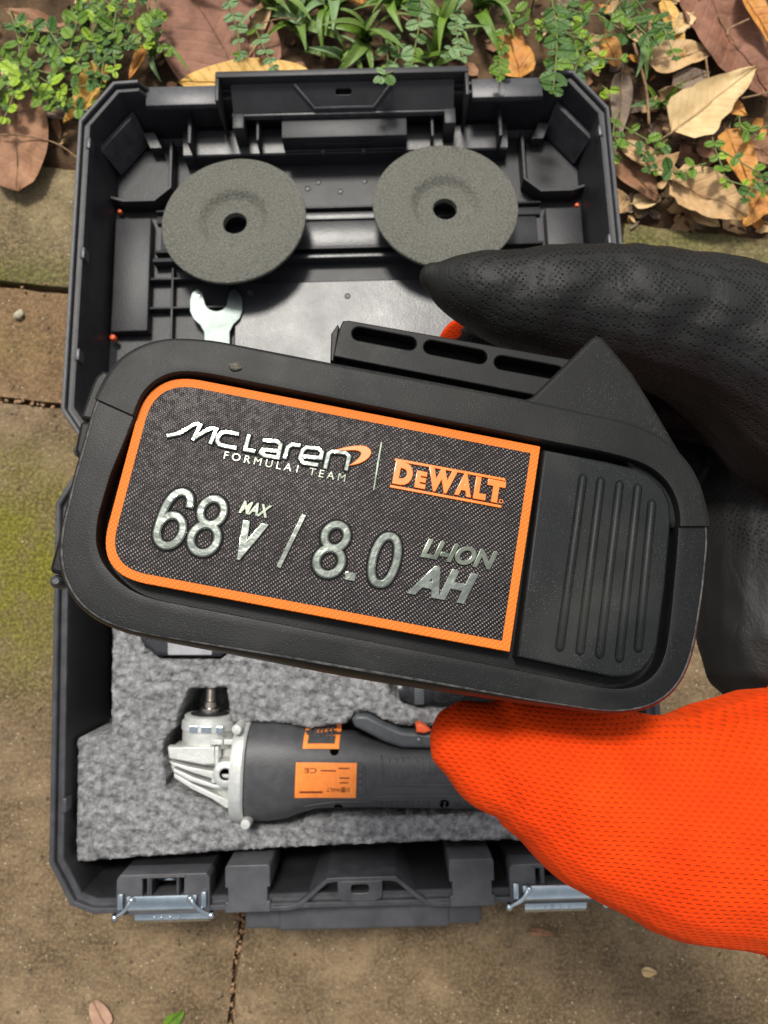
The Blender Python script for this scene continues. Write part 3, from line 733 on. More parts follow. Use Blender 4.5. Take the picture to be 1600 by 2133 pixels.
# paddle switch, lock-off, sticker, badge, grip ribs, screw holes
pad = gplate('paddle_switch', [(733, 1500), (742, 1489), (766, 1490), (800, 1508), (838, 1524), (920, 1530), (1010, 1522), (1010, 1552), (920, 1560), (836, 1558), (800, 1546), (760, 1525), (738, 1514)], 4, 17.5, M_gpad, 2.2)
gplate('lock_button', [(866, 1510), (876, 1507), (888, 1514), (898, 1523), (884, 1528), (868, 1526)], 12, 22, M_oplug, 1.2, pad)
q = gp(873, 1542, 18); add('paddle_pin', xf(lathem([(0, 18.6), (1.6, 18.4), (1.9, 17.6), (1.9, 12)], 16), Matrix.Translation(V((q.x, q.y, 0)) * S)), pad, M_span, True)
_c = [gp(617, 1591, 24), gp(741, 1591, 24), gp(741, 1662, 24), gp(617, 1662, 24)]; _m = gridplate(_c, 0, 0, 1.0)
stk = add('sticker', drape(_m, .35, 0), gr, M_osticker, True)
def gtext(s, px0, py0, px1, py1, z, m, parent):
    a, b = gp(px0, py0, z), gp(px1, py1, z)
    return add('print', drape(textm(s, a.x, a.y, b.x, b.y, 0, .1, 0, 0, .012, 1.0, True), .4, 0), parent, m)
gtext('D\u1d07WALT', 680, 1651, 728, 1641, 24.42, M_print, stk)
gtext('DCG 409   100mm', 625, 1651, 674, 1644, 24.42, M_print, stk) if False else None
add('print_line', drape(boxm(gp(624, 1648, 24).x, gp(672, 1648, 24).x, gp(624, 1648, 24).y - .9, gp(624, 1648, 24).y + .2, 0, .1), .4, 0), stk, M_print)
gtext('CE', 634, 1610, 660, 1600, 24.42, M_print, stk)
for (px0, px1, py) in ((668, 700, 1605), (705, 728, 1601), (707, 728, 1621), (708, 726, 1631)):
    a, b = gp(px0, py, 24), gp(px1, py, 24)
    add('print_line', drape(boxm(a.x, b.x, a.y - .35, a.y + .35, 0, .1), .4, 0), stk, M_print)
bd = [(638, 1512), (706, 1511), (704, 1540), (696, 1557), (640, 1558), (632, 1548)]
bd_in = [(645, 1513), (698, 1512), (697, 1537), (690, 1549), (645, 1550), (640, 1544)]
def bz(p, z): return gp(*p, z)
BM = Matrix.Rotation(R(0), 4, 'X')
badge = add('badge', drape(gridplate([gp(633, 1514, 20), gp(706, 1514, 20), gp(706, 1558, 20), gp(633, 1558, 20)], 0, 0, 1.0), .5, 0), gr, M_osticker, True)
add('badge_panel', drape(gridplate([gp(642, 1512, 20), gp(697, 1512, 20), gp(697, 1549, 20), gp(642, 1549, 20)], 0, 0, 1.0), .8, 0), badge, M_gbody, True)
for px, h in ((652, 20), (660, 22), (668, 18), (678, 22), (687, 24)):
    a, b = bz((px, 1520), 21), bz((px + 2, 1520 + h), 21)
    add('badge_print', drape(boxm(a.x, a.x + 1.1, b.y, a.y, .8, 1.0), 0, 0), badge, M_gpad)
for px, py, r in ((697, 1562, 2.7), (704, 1686, 2.6), (926, 1678, 3.1)):
    q = gp(px, py, 19); add('screw_hole', drape(xf(lathem([(0, .25), (r * .9, .25), (r, .1), (r, -2)], 20), Matrix.Translation(V((q.x, q.y, 0)) * S)), .05, 0), gr, M_hole, True)
rec = add('sticker_frame', drape(platem([rounded([gp(*p, 24) for p in ((745, 1588), (761, 1596), (761, 1655), (745, 1663))], 1.5)], -1, .9, .3), 0, 0), gr, M_gbody, True, 40)
for k in range(4):
    a = gp(748, 1602 + 14 * k, 24); add('frame_rib', drape(boxm(a.x, a.x + 1.8, a.y - 1.1, a.y + 1.1, 0, 1.5, .4), 0, 0), rec, M_gpad)
for k in range(11):
    px = 806 + k * 14
    a, b = gp(px, 1580, 20), gp(px, 1620 if k < 5 else 1612, 20)
    add('grip_rib', drape(boxm(a.x, a.x + 2.2, b.y, a.y, -1, .55, .35), 0, 0), gr, M_gbody, True, 40)
ln = [gp(*p, 20) for p in ((795, 1575), (800, 1622), (815, 1633), (960, 1636), (1080, 1636))]
add('grip_line', drape(tubem(catmull([V((p.x, p.y, 0)) for p in ln], 5), .7, 8), -.1, 0), gr, M_gbody, True)
ln = [gp(*p, 20) for p in ((632, 1682), (700, 1672), (770, 1672), (795, 1660), (960, 1660), (1080, 1662))]
add('grip_line', drape(tubem(catmull([V((p.x, p.y, 0)) for p in ln], 5), .8, 8), -.1, 0), gr, M_gbody, True)
for k in range(22):
    a = gp(770 + k * 11, 1676, 17); add('grip_notch', drape(boxm(a.x, a.x + 1.4, a.y - 2.6, a.y + 2.0, -1, .6, .3), 0, 0), gr, M_gbody)
# things in the other foam pockets
M_chg = mat('black_charger_plastic', (0.016, 0.016, 0.02), 0.35, var=90, col2=(0.025, 0.025, 0.03), bump=(900, .1))
M_chgl = mat('grey_charger_label', (0.25, 0.25, 0.26), 0.4, var=120, col2=(0.34, 0.34, 0.35))
cg = empty('battery_charger', BF.matrix()); tag(cg, 'black charger with grey label in the foam pocket left under the held battery', 'charger')
def cp(px, py, z): p = BF.at(px, py, z); return V((p.x, p.y))
add('housing', platem([rounded([cp(*p, 68) for p in ((290, 1110), (292, 1335), (325, 1366), (460, 1368), (478, 1348), (512, 1290), (512, 1110))], 4)], 36, 69, 2.5, 3), cg, M_chg, True, 40)
add('label', platem([rounded([cp(*p, 69) for p in ((350, 1300), (350, 1364), (442, 1364), (442, 1300))], 1)], 68.8, 69.5, .2), cg, M_chgl)
for k, x in enumerate((303, 318)):
    a, b = cp(x, 1330, 67), cp(x + 7, 1300, 67); add('foot', boxm(a.x, b.x, a.y, b.y, 68.8, 70.4, .6), cg, M_gpad)
sh = empty('side_handle', BF.matrix()); tag(sh, 'black ribbed side handle in the foam pocket right beside the orange thumb', 'handle')
a0, a1 = cp(830, 1438, 60), cp(1070, 1400, 60); hl = []
for k in range(40):
    t = k / 39; p = a0.lerp(a1, t); r = 9.5 + (1.6 if k % 4 < 2 else 0) if .06 < t < .9 else 7.5
    hl.append((V((p.x, p.y, 57)), r))
add('grip', tubem([p for p, r in hl], [r for p, r in hl], 20), sh, M_chg, True, 50)
b0, b1 = cp(862, 1440, 67), cp(884, 1452, 67)
add('grip_band', boxm(*sorted((b0.x, b1.x)), b0.y - 8, b0.y + 8, 60, 69, 1), sh, M_gpad, True, 40)
# ------------------------------------------------------------------ the battery pack held up to the camera
def cam2w(v): return RT * v[0] - UP * v[1] + AX * v[2]
bx, bdn = cam2w((.98191, .18798, .02265)), cam2w((-.18245, .96323, -.19723))
bx.normalize(); by = -(bdn - bx * bdn.dot(bx)).normalized(); bz_ = bx.cross(by)
b_o = CP + ray(790, 1100) * 0.135
PF = Frame(b_o, bx, by, bz_)
def B(px, py, n=0.0): return PF.at(px, py, n)
def B2(px, py, n=0.0): p = PF.at(px, py, n); return V((p.x, p.y))
def plastic(name, c, rough, speck=.5):
    m = bpy.data.materials.new(name); m.use_nodes = True; nt = m.node_tree; L = nt.links.new; b = nt.nodes['Principled BSDF']
    tc = _n(nt, 'ShaderNodeTexCoord')
    def nz(sc, det=3):
        n = _n(nt, 'ShaderNodeTexNoise', i_Scale=sc, i_Detail=det); L(tc.outputs['Object'], n.inputs['Vector']); return n.outputs['Fac']
    col = ramp(nt, nz(60, 6), [(.35, c), (.7, [x * 1.5 for x in c])]).outputs[0]
    vo = _n(nt, 'ShaderNodeTexVoronoi', i_Scale=2700.0); L(tc.outputs['Object'], vo.inputs['Vector'])
    sk = ramp(nt, vo.outputs['Distance'], [(.08, (1, 1, 1)), (.22, (0, 0, 0))]).outputs[0]
    rn = _n(nt, 'ShaderNodeSeparateColor'); L(vo.outputs['Color'], rn.inputs[0])
    wear = ramp(nt, nz(90, 4), [(.45, (0, 0, 0)), (.65, (1, 1, 1))]).outputs[0]
    sk = math_n(nt, 'MULTIPLY', math_n(nt, 'MULTIPLY', sk, math_n(nt, 'GREATER_THAN', rn.outputs[0], .42)), math_n(nt, 'ADD', math_n(nt, 'MULTIPLY', wear, .7), .15))
    col = mixc(nt, math_n(nt, 'MULTIPLY', sk, speck), col, (.24, .235, .21))
    dust = ramp(nt, nz(35, 8), [(.5, (0, 0, 0)), (.8, (1, 1, 1))]).outputs[0]
    col = mixc(nt, math_n(nt, 'MULTIPLY', dust, .12), col, (.2, .19, .16))
    L(col, b.inputs['Base Color']); b.inputs['Specular IOR Level'].default_value = .2
    mr = _n(nt, 'ShaderNodeMapRange', i_To_Min=rough - .1, i_To_Max=rough + .12); L(nz(140, 4), mr.inputs['Value']); L(mr.outputs[0], b.inputs['Roughness'])
    n1 = _n(nt, 'ShaderNodeTexNoise', i_Scale=3600.0, i_Detail=3.0); L(tc.outputs['Object'], n1.inputs['Vector'])
    bp = _n(nt, 'ShaderNodeBump', i_Strength=.2, i_Distance=.0002); L(n1.outputs['Fac'], bp.inputs['Height']); L(bp.outputs[0], b.inputs['Normal'])
    return m
M_bat = plastic('black_battery_plastic', (0.0055, 0.006, 0.0062), .4)
M_bat2 = plastic('black_battery_top', (0.0075, 0.0078, 0.0074), .46, .7)
M_pad = plastic('black_grip_pad', (0.0065, 0.0078, 0.0082), .46, .8)
M_groove = mat('groove_black', (0.004, 0.0035, 0.0035), .6, spec=.15)
M_edge_hi = mat('painted_edge_highlight', (0.02, 0.02, 0.02), .3, var=500, col2=(.13, .128, .12), spec=.6, thresh=(.35, .7))  # edge highlight put into the colour, broken up by noise
def paint_edge_highlight(o, n, rows):
    o.data.materials.append(M_edge_hi)
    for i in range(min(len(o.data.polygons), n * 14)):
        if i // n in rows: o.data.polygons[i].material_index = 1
bat = empty('battery_pack', PF.matrix())
tag(bat, 'black tool battery with orange-framed label held up in the gloved hand', 'battery')
outer = [B2(*p) for p in ((200, 845), (207, 828), (226, 790), (250, 757), (278, 736), (310, 721), (345, 712), (385, 711), (450, 716), (700, 766), (1080, 837), (1300, 884), (1335, 896), (1370, 914), (1402, 940), (1430, 972), (1450, 1010), (1464, 1060), (1470, 1090), (1472, 1130), (1462, 1230), (1448, 1320), (1436, 1372), (1418, 1415), (1390, 1448), (1352, 1470), (1305, 1480), (1255, 1480), (1100, 1456), (900, 1420), (600, 1368), (330, 1324), (270, 1312), (215, 1292), (178, 1266), (152, 1236), (134, 1196), (127, 1150), (132, 1100), (160, 985))]
outer = outer[::-1]
innr = [B2(*p) for p in ((284, 862), (290, 838), (306, 812), (330, 792), (362, 778), (400, 776), (450, 784), (1125, 918), (1260, 944), (1330, 963), (1362, 980), (1392, 1010), (1408, 1045), (1414, 1080), (1410, 1150), (1398, 1280), (1388, 1355), (1376, 1390), (1352, 1418), (1316, 1434), (1270, 1436), (1080, 1396), (600, 1302), (320, 1248), (276, 1232), (240, 1204), (212, 1170), (200, 1130), (204, 1080), (230, 990))]
innr = innr[::-1]
CC = B2(800, 1100)
NB = 320
OL, IL = by_angle(outer, NB, CC), by_angle(innr, NB, CC)
def smooth_loop(P, it=2):
    for _ in range(it):
        P = [(P[i - 1] + P[i] * 2 + P[(i + 1) % len(P)]) / 4 for i in range(len(P))]
    return P
OL, IL = smooth_loop(OL), smooth_loop(IL)
aL = math.atan2(*(reversed(B2(205, 840) - CC))); aR = math.atan2(*(reversed(B2(1469, 1086) - CC)))
def arc(a0, a1):                                   # indices from angle a0 counter-clockwise to a1
    i0 = int((a0 % (2 * math.pi)) / (2 * math.pi) * NB); i1 = int((a1 % (2 * math.pi)) / (2 * math.pi) * NB)
    out = [i0]
    while out[-1] != i1: out.append((out[-1] + 1) % NB)
    return out
def frame_piece(idx, lift, grow, wide):
    def off(P, Q, d): return P + (P - Q).normalized() * d if d else P
    loops = []
    for d_o, f, z in ((2.1 * wide, 0, -10), (1.85 * wide, 0, -6), (1.35 * wide, 0, -2.4), (.8 * wide, 0, -.9), (.3, 0, -.24), (.08, 0, -.06), (-.15, 0, -.01), (-.4, 0, 0), (0, .3, 0), (0, .7, 0), (0, .95, 0), (0, .975, -.03), (0, .99, -.16), (0, 1, -.5), (0, 1, -6)):
        row = []
        for i in idx:
            o, n = OL[i], IL[i]; u = (o - n).normalized()
            p = o + u * (d_o + grow * (d_o > .2)) if f == 0 else o.lerp(n, f)
            row.append(V((p.x, p.y, z + lift)))
        loops.append(row)
    me = loft(loops, False, (False, False))
    m2 = mesh_py([l[0] for l in loops] + [V((loops[-1][0].x, loops[-1][0].y, -9))], [tuple(range(len(loops) + 1))])
    m3 = mesh_py([l[-1] for l in loops] + [V((loops[-1][-1].x, loops[-1][-1].y, -9))], [tuple(range(len(loops) + 1))[::-1]])
    return join([me, m2, m3])
low = add('lower_shell', frame_piece(arc(aL, aR), 0, 0, 1.0), bat, M_bat, True, 40)
paint_edge_highlight(low, len(arc(aL, aR)) - 1, (4, 5))  # bright line painted along the outer bevel of the lower shell
upp = add('upper_shell', frame_piece(arc(aR, aL), .75, .3, .5), bat, M_bat2, True, 40)
# floor of the recess
add('recess_floor', platem([[p for p in inset(IL, -1.2)]], -8, -5.2, .2), bat, M_groove)
# main body going away from the camera
bodyo = inset(OL, 1.2)
add('pack_body', platem([bodyo], -66, -4.5, 2.0, 3), bat, M_bat, True, 40)
# tool-rail side: ramp on the right, slotted rail
ramp_o = [B2(*p, -1.6) for p in ((1000, 850), (1052, 833), (1085, 834), (1108, 826), (1232, 704), (1243, 697), (1256, 702), (1290, 742), (1318, 776), (1370, 860), (1420, 945), (1450, 1000), (1470, 1062), (1476, 1110), (1400, 1100), (1300, 960), (1080, 900))]
add('ramp', platem([ramp_o[::-1]], -60, -1.4, 1.0, 3), bat, M_bat2, True, 40)
def capsule(a, b, r, n=-20):
    A, Bp = B2(*a, n), B2(*b, n); d = (Bp - A).normalized(); out = []
    for k in range(9): t = math.pi / 2 + math.pi * k / 8; out.append(A + (d * math.cos(t) + V((-d.y, d.x)) * math.sin(t)) * r)
    for k in range(9): t = -math.pi / 2 + math.pi * k / 8; out.append(Bp + (d * math.cos(t) + V((-d.y, d.x)) * math.sin(t)) * r)
    return out
railo = [B2(*p, -20) for p in ((706, 686), (714, 668), (728, 667), (1210, 752), (1190, 838), (694, 742))]
rail = add('rail', platem([railo[::-1], capsule((748, 695), (853, 715), 1.6), capsule((898, 723), (1000, 743), 1.65), capsule((1045, 755), (1160, 776), 1.65)], -24.5, -20, .35), bat, M_bat2, True, 40)
add('rail_back', platem([[B2(*p, -25) for p in ((716, 672), (1210, 760), (1190, 850), (700, 765))][::-1]], -44, -25, .3), rail, M_groove)
add('rail_end', platem([[B2(*p, -20) for p in ((690, 692), (704, 672), (707, 680), (695, 752), (688, 748))][::-1]], -44, -20.6, .3), rail, M_bat, True, 40)
add('rail_foot', platem([[B2(*p, -22) for p in ((694, 744), (1190, 838), (1190, 900), (694, 800))][::-1]], -44, -23, .3), rail, M_bat, True, 40)
# lugs of the far half that show past the left end
for pts in (((214, 770), (200, 782), (192, 797), (168, 862), (167, 872), (190, 876), (260, 860), (280, 790)), ((167, 877), (158, 920), (155, 938), (162, 952), (185, 958), (240, 940), (240, 880)), ((128, 1095), (118, 1130), (104, 1180), (104, 1192), (130, 1197), (190, 1160), (190, 1090))):
    add('side_lug', platem([rounded([B2(*p, -16) for p in pts][::-1], .8, 3)], -40, -16, .8), bat, M_bat, True, 40)
for px, py, r in ((168, 938, 1.5), (118, 1211, 1.35)):
    p = B(px, py, -18); add('lug_screw', tubem([p + V((-r * .4, 0, -5)), p + V((0, 0, 0)), p + V((.2, 0, r * .7))], [r, r, r * .45], 14), bat, M_gpad, True, 40)
# grip pad with five ribs
pado = [B2(*p, -.6) for p in ((1133, 938), (1260, 962), (1320, 976), (1350, 990), (1380, 1018), (1394, 1050), (1396, 1085), (1384, 1220), (1368, 1342), (1356, 1374), (1335, 1398), (1308, 1410), (1272, 1410), (1077, 1368))]
pad_o = add('grip_pad', platem([pado[::-1]], -5.3, -.2, .45), bat, M_pad, True, 40)
for a, b in (((1215, 987), (1164, 1358)), ((1252, 993), (1206, 1366)), ((1291, 1000), (1247, 1373)), ((1329, 1007), (1288, 1381)), ((1358, 1040), (1328, 1360))):
    p, q = B(*a, -.35), B(*b, -.35); d = (q - p).normalized()
    me = tubem([p, p + d * .35, p + d * .9, q - d * .9, q - d * .35, q], [.15, .65, .92, .92, .65, .15], 14)
    add('pad_rib', me, pad_o, M_pad, True, 60)
# label: orange border round a sparkling dark panel
M_obord = bpy.data.materials.new('orange_border'); M_obord.use_nodes = True
def weave(m, c0, c1, pitch, metal, rough, bst, spark=0.0):
    nt = m.node_tree; L = nt.links.new; b = nt.nodes['Principled BSDF']; tc = _n(nt, 'ShaderNodeTexCoord')
    sx = _n(nt, 'ShaderNodeSeparateXYZ'); L(tc.outputs['Object'], sx.inputs[0]); k = 2 * math.pi / (pitch * S)
    # warp so the pattern bunches a little, as the printed foil does
    nz = _n(nt, 'ShaderNodeTexNoise', i_Scale=40.0, i_Detail=2.0); L(tc.outputs['Object'], nz.inputs['Vector'])
    w = math_n(nt, 'MULTIPLY', nz.outputs['Fac'], 2.2)
    u = math_n(nt, 'SINE', math_n(nt, 'ADD', math_n(nt, 'MULTIPLY', math_n(nt, 'ADD', sx.outputs[0], sx.outputs[1]), k * .72), w))
    v = math_n(nt, 'SINE', math_n(nt, 'ADD', math_n(nt, 'MULTIPLY', math_n(nt, 'SUBTRACT', sx.outputs[0], sx.outputs[1]), k * .52), w))
    h = math_n(nt, 'MULTIPLY', math_n(nt, 'ADD', u, 1), math_n(nt, 'ADD', v, 1)); h = math_n(nt, 'MULTIPLY', h, .25)
    big = _n(nt, 'ShaderNodeTexNoise', i_Scale=75.0, i_Detail=3.0); L(tc.outputs['Object'], big.inputs['Vector'])
    if spark:
        vs_ = _n(nt, 'ShaderNodeTexVoronoi', i_Scale=1250.0); L(tc.outputs['Object'], vs_.inputs['Vector']); rs = _n(nt, 'ShaderNodeSeparateColor'); L(vs_.outputs['Color'], rs.inputs[0])
        h = math_n(nt, 'MULTIPLY', h, math_n(nt, 'ADD', math_n(nt, 'MULTIPLY', math_n(nt, 'POWER', rs.outputs[0], 3.0), spark), .35))
    hv = math_n(nt, 'MULTIPLY', h, math_n(nt, 'ADD', math_n(nt, 'MULTIPLY', big.outputs['Fac'], 1.2), .3), clamp=True)
    L(mixc(nt, hv, c0, c1), b.inputs['Base Color']); b.inputs['Metallic'].default_value = metal; b.inputs['Roughness'].default_value = rough
    bp = _n(nt, 'ShaderNodeBump', i_Strength=bst, i_Distance=.00015); L(h, bp.inputs['Height']); L(bp.outputs[0], b.inputs['Normal'])
weave(M_obord, (0.70, 0.135, 0.003), (0.92, 0.25, 0.008), .55, 0, .65, .6)
M_panel = bpy.data.materials.new('dark_foil_panel'); M_panel.use_nodes = True
weave(M_panel, (0.006, 0.005, 0.005), (0.34, 0.30, 0.29), .50, .8, .33, 1.0, 1.7)
lab = [(212, 1128), (218, 1100), (240, 1028), (268, 935), (284, 870), (296, 838), (316, 812), (346, 793), (385, 786), (430, 793), (760, 858), (1126, 930), (1095, 1140), (1062, 1358), (700, 1291), (330, 1221), (285, 1210), (250, 1192), (226, 1166)]
lab_in = [(233, 1132), (240, 1100), (262, 1030), (288, 942), (304, 880), (315, 850), (332, 828), (356, 812), (388, 806), (425, 811), (760, 876), (1103, 944), (1074, 1142), (1043, 1333), (700, 1270), (335, 1201), (295, 1192), (263, 1175), (243, 1155)]
LZ = -.9
lab_c = [B2(*p, LZ) for p in ((311, 771), (1126, 930), (1062, 1358), (198, 1196))][::-1]
plate_lab = add('label', platem([rounded(lab_c, [9.5, .3, .3, 10.5], 14)], -5.3, LZ, .15), bat, M_obord)
add('label_panel', platem([rounded(inset(lab_c, 1.75), [7.5, .2, .2, 8.5], 14)], LZ - .5, LZ + .06, .03), plate_lab, M_panel)
M_chr = mat('chrome_lettering', (0.27, 0.295, 0.25), 0.12, 1.0, var=160, col2=(0.36, 0.39, 0.34), bump=[(300, .22)])
M_chr2 = mat('satin_lettering', (0.11, 0.125, 0.10), 0.28, 1.0, var=160, col2=(0.18, 0.2, 0.165), bump=[(260, .1)])
M_olet = mat('orange_lettering', (0.86, 0.19, 0.008), .35, var=300, col2=(.9, .22, .015), coat=.4)
TZ = LZ + .05
def lettering(s, bl, tr, m=M_chr, h=.5, bev=.2, shear=.0, bold=0.0, space=1.0):
    a, b = B2(*bl, TZ), B2(*tr, TZ)
    return add('lettering', textm(s, a.x, a.y, b.x, b.y, TZ, h, bev, shear, bold, space), plate_lab, m, True, 35)
def digit_strokes(kind):
    """skeletons of the numerals in a unit box"""
    if kind == '8':
        return [([(.5 + .37 * math.cos(t), .735 + .215 * math.sin(t)) for t in [2 * math.pi * k / 24 for k in range(24)]], True),
                ([(.5 + .42 * math.cos(t), .28 + .235 * math.sin(t)) for t in [2 * math.pi * k / 24 for k in range(24)]], True)]
    if kind == '0':
        return [([(.5 + .40 * math.copysign(abs(math.cos(t)) ** .85, math.cos(t)), .5 + .45 * math.sin(t)) for t in [2 * math.pi * k / 32 for k in range(32)]], True)]
    if kind == '6':
        bowl = [(.5 + .40 * math.cos(t), .30 + .255 * math.sin(t)) for t in [2 * math.pi * k / 24 for k in range(24)]]
        top = [(.87, .70), (.86, .80), (.78, .90), (.62, .95), (.45, .945), (.28, .88), (.16, .74), (.105, .55), (.10, .36), (.11, .26)]
        return [(bowl, True), ([(p.x, p.y) for p in catmull([(*p, 0) for p in top], 4)], False)]
def numeral(kind, bl, br, tl, wd=1.7):
    """bl, br: foot corners, tl: top-left corner (leaning) in the photo"""
    o, x, y = B2(*bl, TZ), B2(*br, TZ), B2(*tl, TZ); ex, ey = x - o, y - o
    mes = [ribbonm([o + ex * u + ey * v for u, v in P], wd, TZ - .1, TZ + .58 + .03 * k, c, .36) for k, (P, c) in enumerate(digit_strokes(kind))]
    sk = [ribbonm([o + ex * u + ey * v for u, v in P], wd + .55, TZ - .1, TZ + .14 + .02 * k, c, .05) for k, (P, c) in enumerate(digit_strokes(kind))]
    add('lettering_edge', join(sk), plate_lab, M_groove, True, 40)
    return add('lettering', join(mes), plate_lab, M_chr, True, 40)
numeral('6', (311, 1137), (375, 1149), (351, 1014))
numeral('8', (384, 1152), (448, 1164), (421, 1028))
numeral('8', (646, 1196), (708, 1208), (677, 1082))
numeral('0', (757, 1216), (818, 1228), (785, 1106))
lettering('V', (488, 1166), (562, 1093), M_chr, .55, .2, .34, .06)
lettering('MAX', (497, 1069), (569, 1054), M_chr2, .4, .1, .3, .05)
lettering('LI-ION', (874, 1161), (1038, 1150), M_chr2, .42, .1, .3, .05)
lettering('AH', (846, 1236), (997, 1196), M_chr, .5, .16, .32, .05)
def bar(a, b, wd, m, h=.4, name='lettering'):
    p, q = B2(*a, TZ), B2(*b, TZ); d = (q - p).normalized(); n = V((-d.y, d.x)) * wd / 2
    return add(name, platem([[p - n, q - n, q + n, p + n]], TZ - .1, TZ + h, .1), plate_lab, m, True, 40)
bar((580, 1183), (634, 1072), .95, M_chr, .5)
bar((778, 1023), (795, 921), .45, M_chr2, .35, 'divider')
bar((719, 1199), (741, 1203), 1.6, M_chr, .45)
# upper right wordmark: large D and WALT, small E, between two bars
a, b = (816, 1003), (860, 968)
lettering('D', (816, 1008), (864, 968), M_olet, .5, .1, .0, .075)
lettering('E', (862, 1016), (891, 985), M_olet, .5, .1, .0, .075)
lettering('W', (885, 1021), (953, 984), M_olet, .5, .1, .0, .065)
lettering('A', (945, 1031), (988, 991), M_olet, .5, .1, .0, .065)
lettering('L', (984, 1039), (1017, 998), M_olet, .5, .1, .0, .075)
lettering('T', (1009, 1044), (1054, 1005), M_olet, .5, .1, .0, .075)
bar((822, 958), (1052, 1000), .55, M_olet, .35)
bar((812, 1013), (1044, 1056), .55, M_olet, .35)
p = B(1043, 1045, TZ); add('lettering', xf(lathem([(.28, .2), (.28, .4), (.42, .4), (.42, .1)], 16), Matrix.Translation(p * S)), plate_lab, M_olet)
# upper left wordmark: squared strokes with a swept first letter, and the curved flash
def zz(P): return [B2(x / 2 + 100, y / 2 + 680, TZ) for x, y in P]
def z32(P): return [B2(x / 3.2 + 300, y / 3.2 + 850, TZ) for x, y in P]
WM = [[(150, 190), (238, 172), (338, 112), (378, 110)], [(384, 104), (356, 162), (326, 222)], [(322, 214), (396, 166), (444, 140), (482, 138)], [(490, 132), (466, 190), (442, 248)],
      [(640, 178), (550, 163), (515, 170), (496, 196), (491, 225), (506, 247), (545, 257), (622, 271)], [(704, 176), (676, 280), (748, 294)],
      [(790, 216), (888, 226), (912, 246), (894, 334), (802, 320), (779, 301), (792, 281), (896, 291)], [(936, 346), (960, 264), (986, 247), (1050, 254)],
      [(1056, 325), (1180, 337), (1188, 297), (1164, 273), (1084, 265), (1058, 287), (1042, 338), (1062, 368), (1166, 384)], [(1206, 412), (1231, 308), (1256, 292), (1344, 302), (1368, 326), (1344, 424)]]
for k, P in enumerate(WM):
    add('lettering_edge', ribbonm(z32(P), 1.4, TZ - .1, TZ + .14 + .02 * (k % 2), False, .05), plate_lab, M_groove, True, 30)
    add('lettering', ribbonm(z32(P), .98, TZ - .1, TZ + .5 + .02 * (k % 2), False, .2), plate_lab, M_chr, True, 30)
SWO = [(1192, 518), (1228, 508), (1262, 501), (1300, 498), (1326, 502), (1344, 516), (1346, 534), (1332, 554), (1306, 570), (1280, 578), (1254, 582), (1276, 566), (1294, 550), (1304, 534), (1298, 524), (1278, 519), (1240, 520)]
add('flash', platem([[V((p.x, p.y)) for p in catmull([(*q, 0) for q in zz(SWO)], 3, True)][::-1]], TZ - .1, TZ + .5, .12), plate_lab, M_olet, True, 40)
lettering('FORMULA1 TEAM', (466, 956), (721, 989), M_chr2, .3, .0, .0, .0, 1.5)

# a crumb of dirt stuck on the top band
cr = add('dirt_crumb', pebblem(1.15, 11, 2), None, mat('dirt', (.09, .08, .06), .9, var=900, col2=(.2, .18, .14), bump=(2500, .8)), True)
cr.matrix_world = PF.matrix() @ Matrix.Translation(B(490, 764, .95) * S)
tag(cr, 'small grey crumb of dirt on the upper edge of the battery', 'dirt')
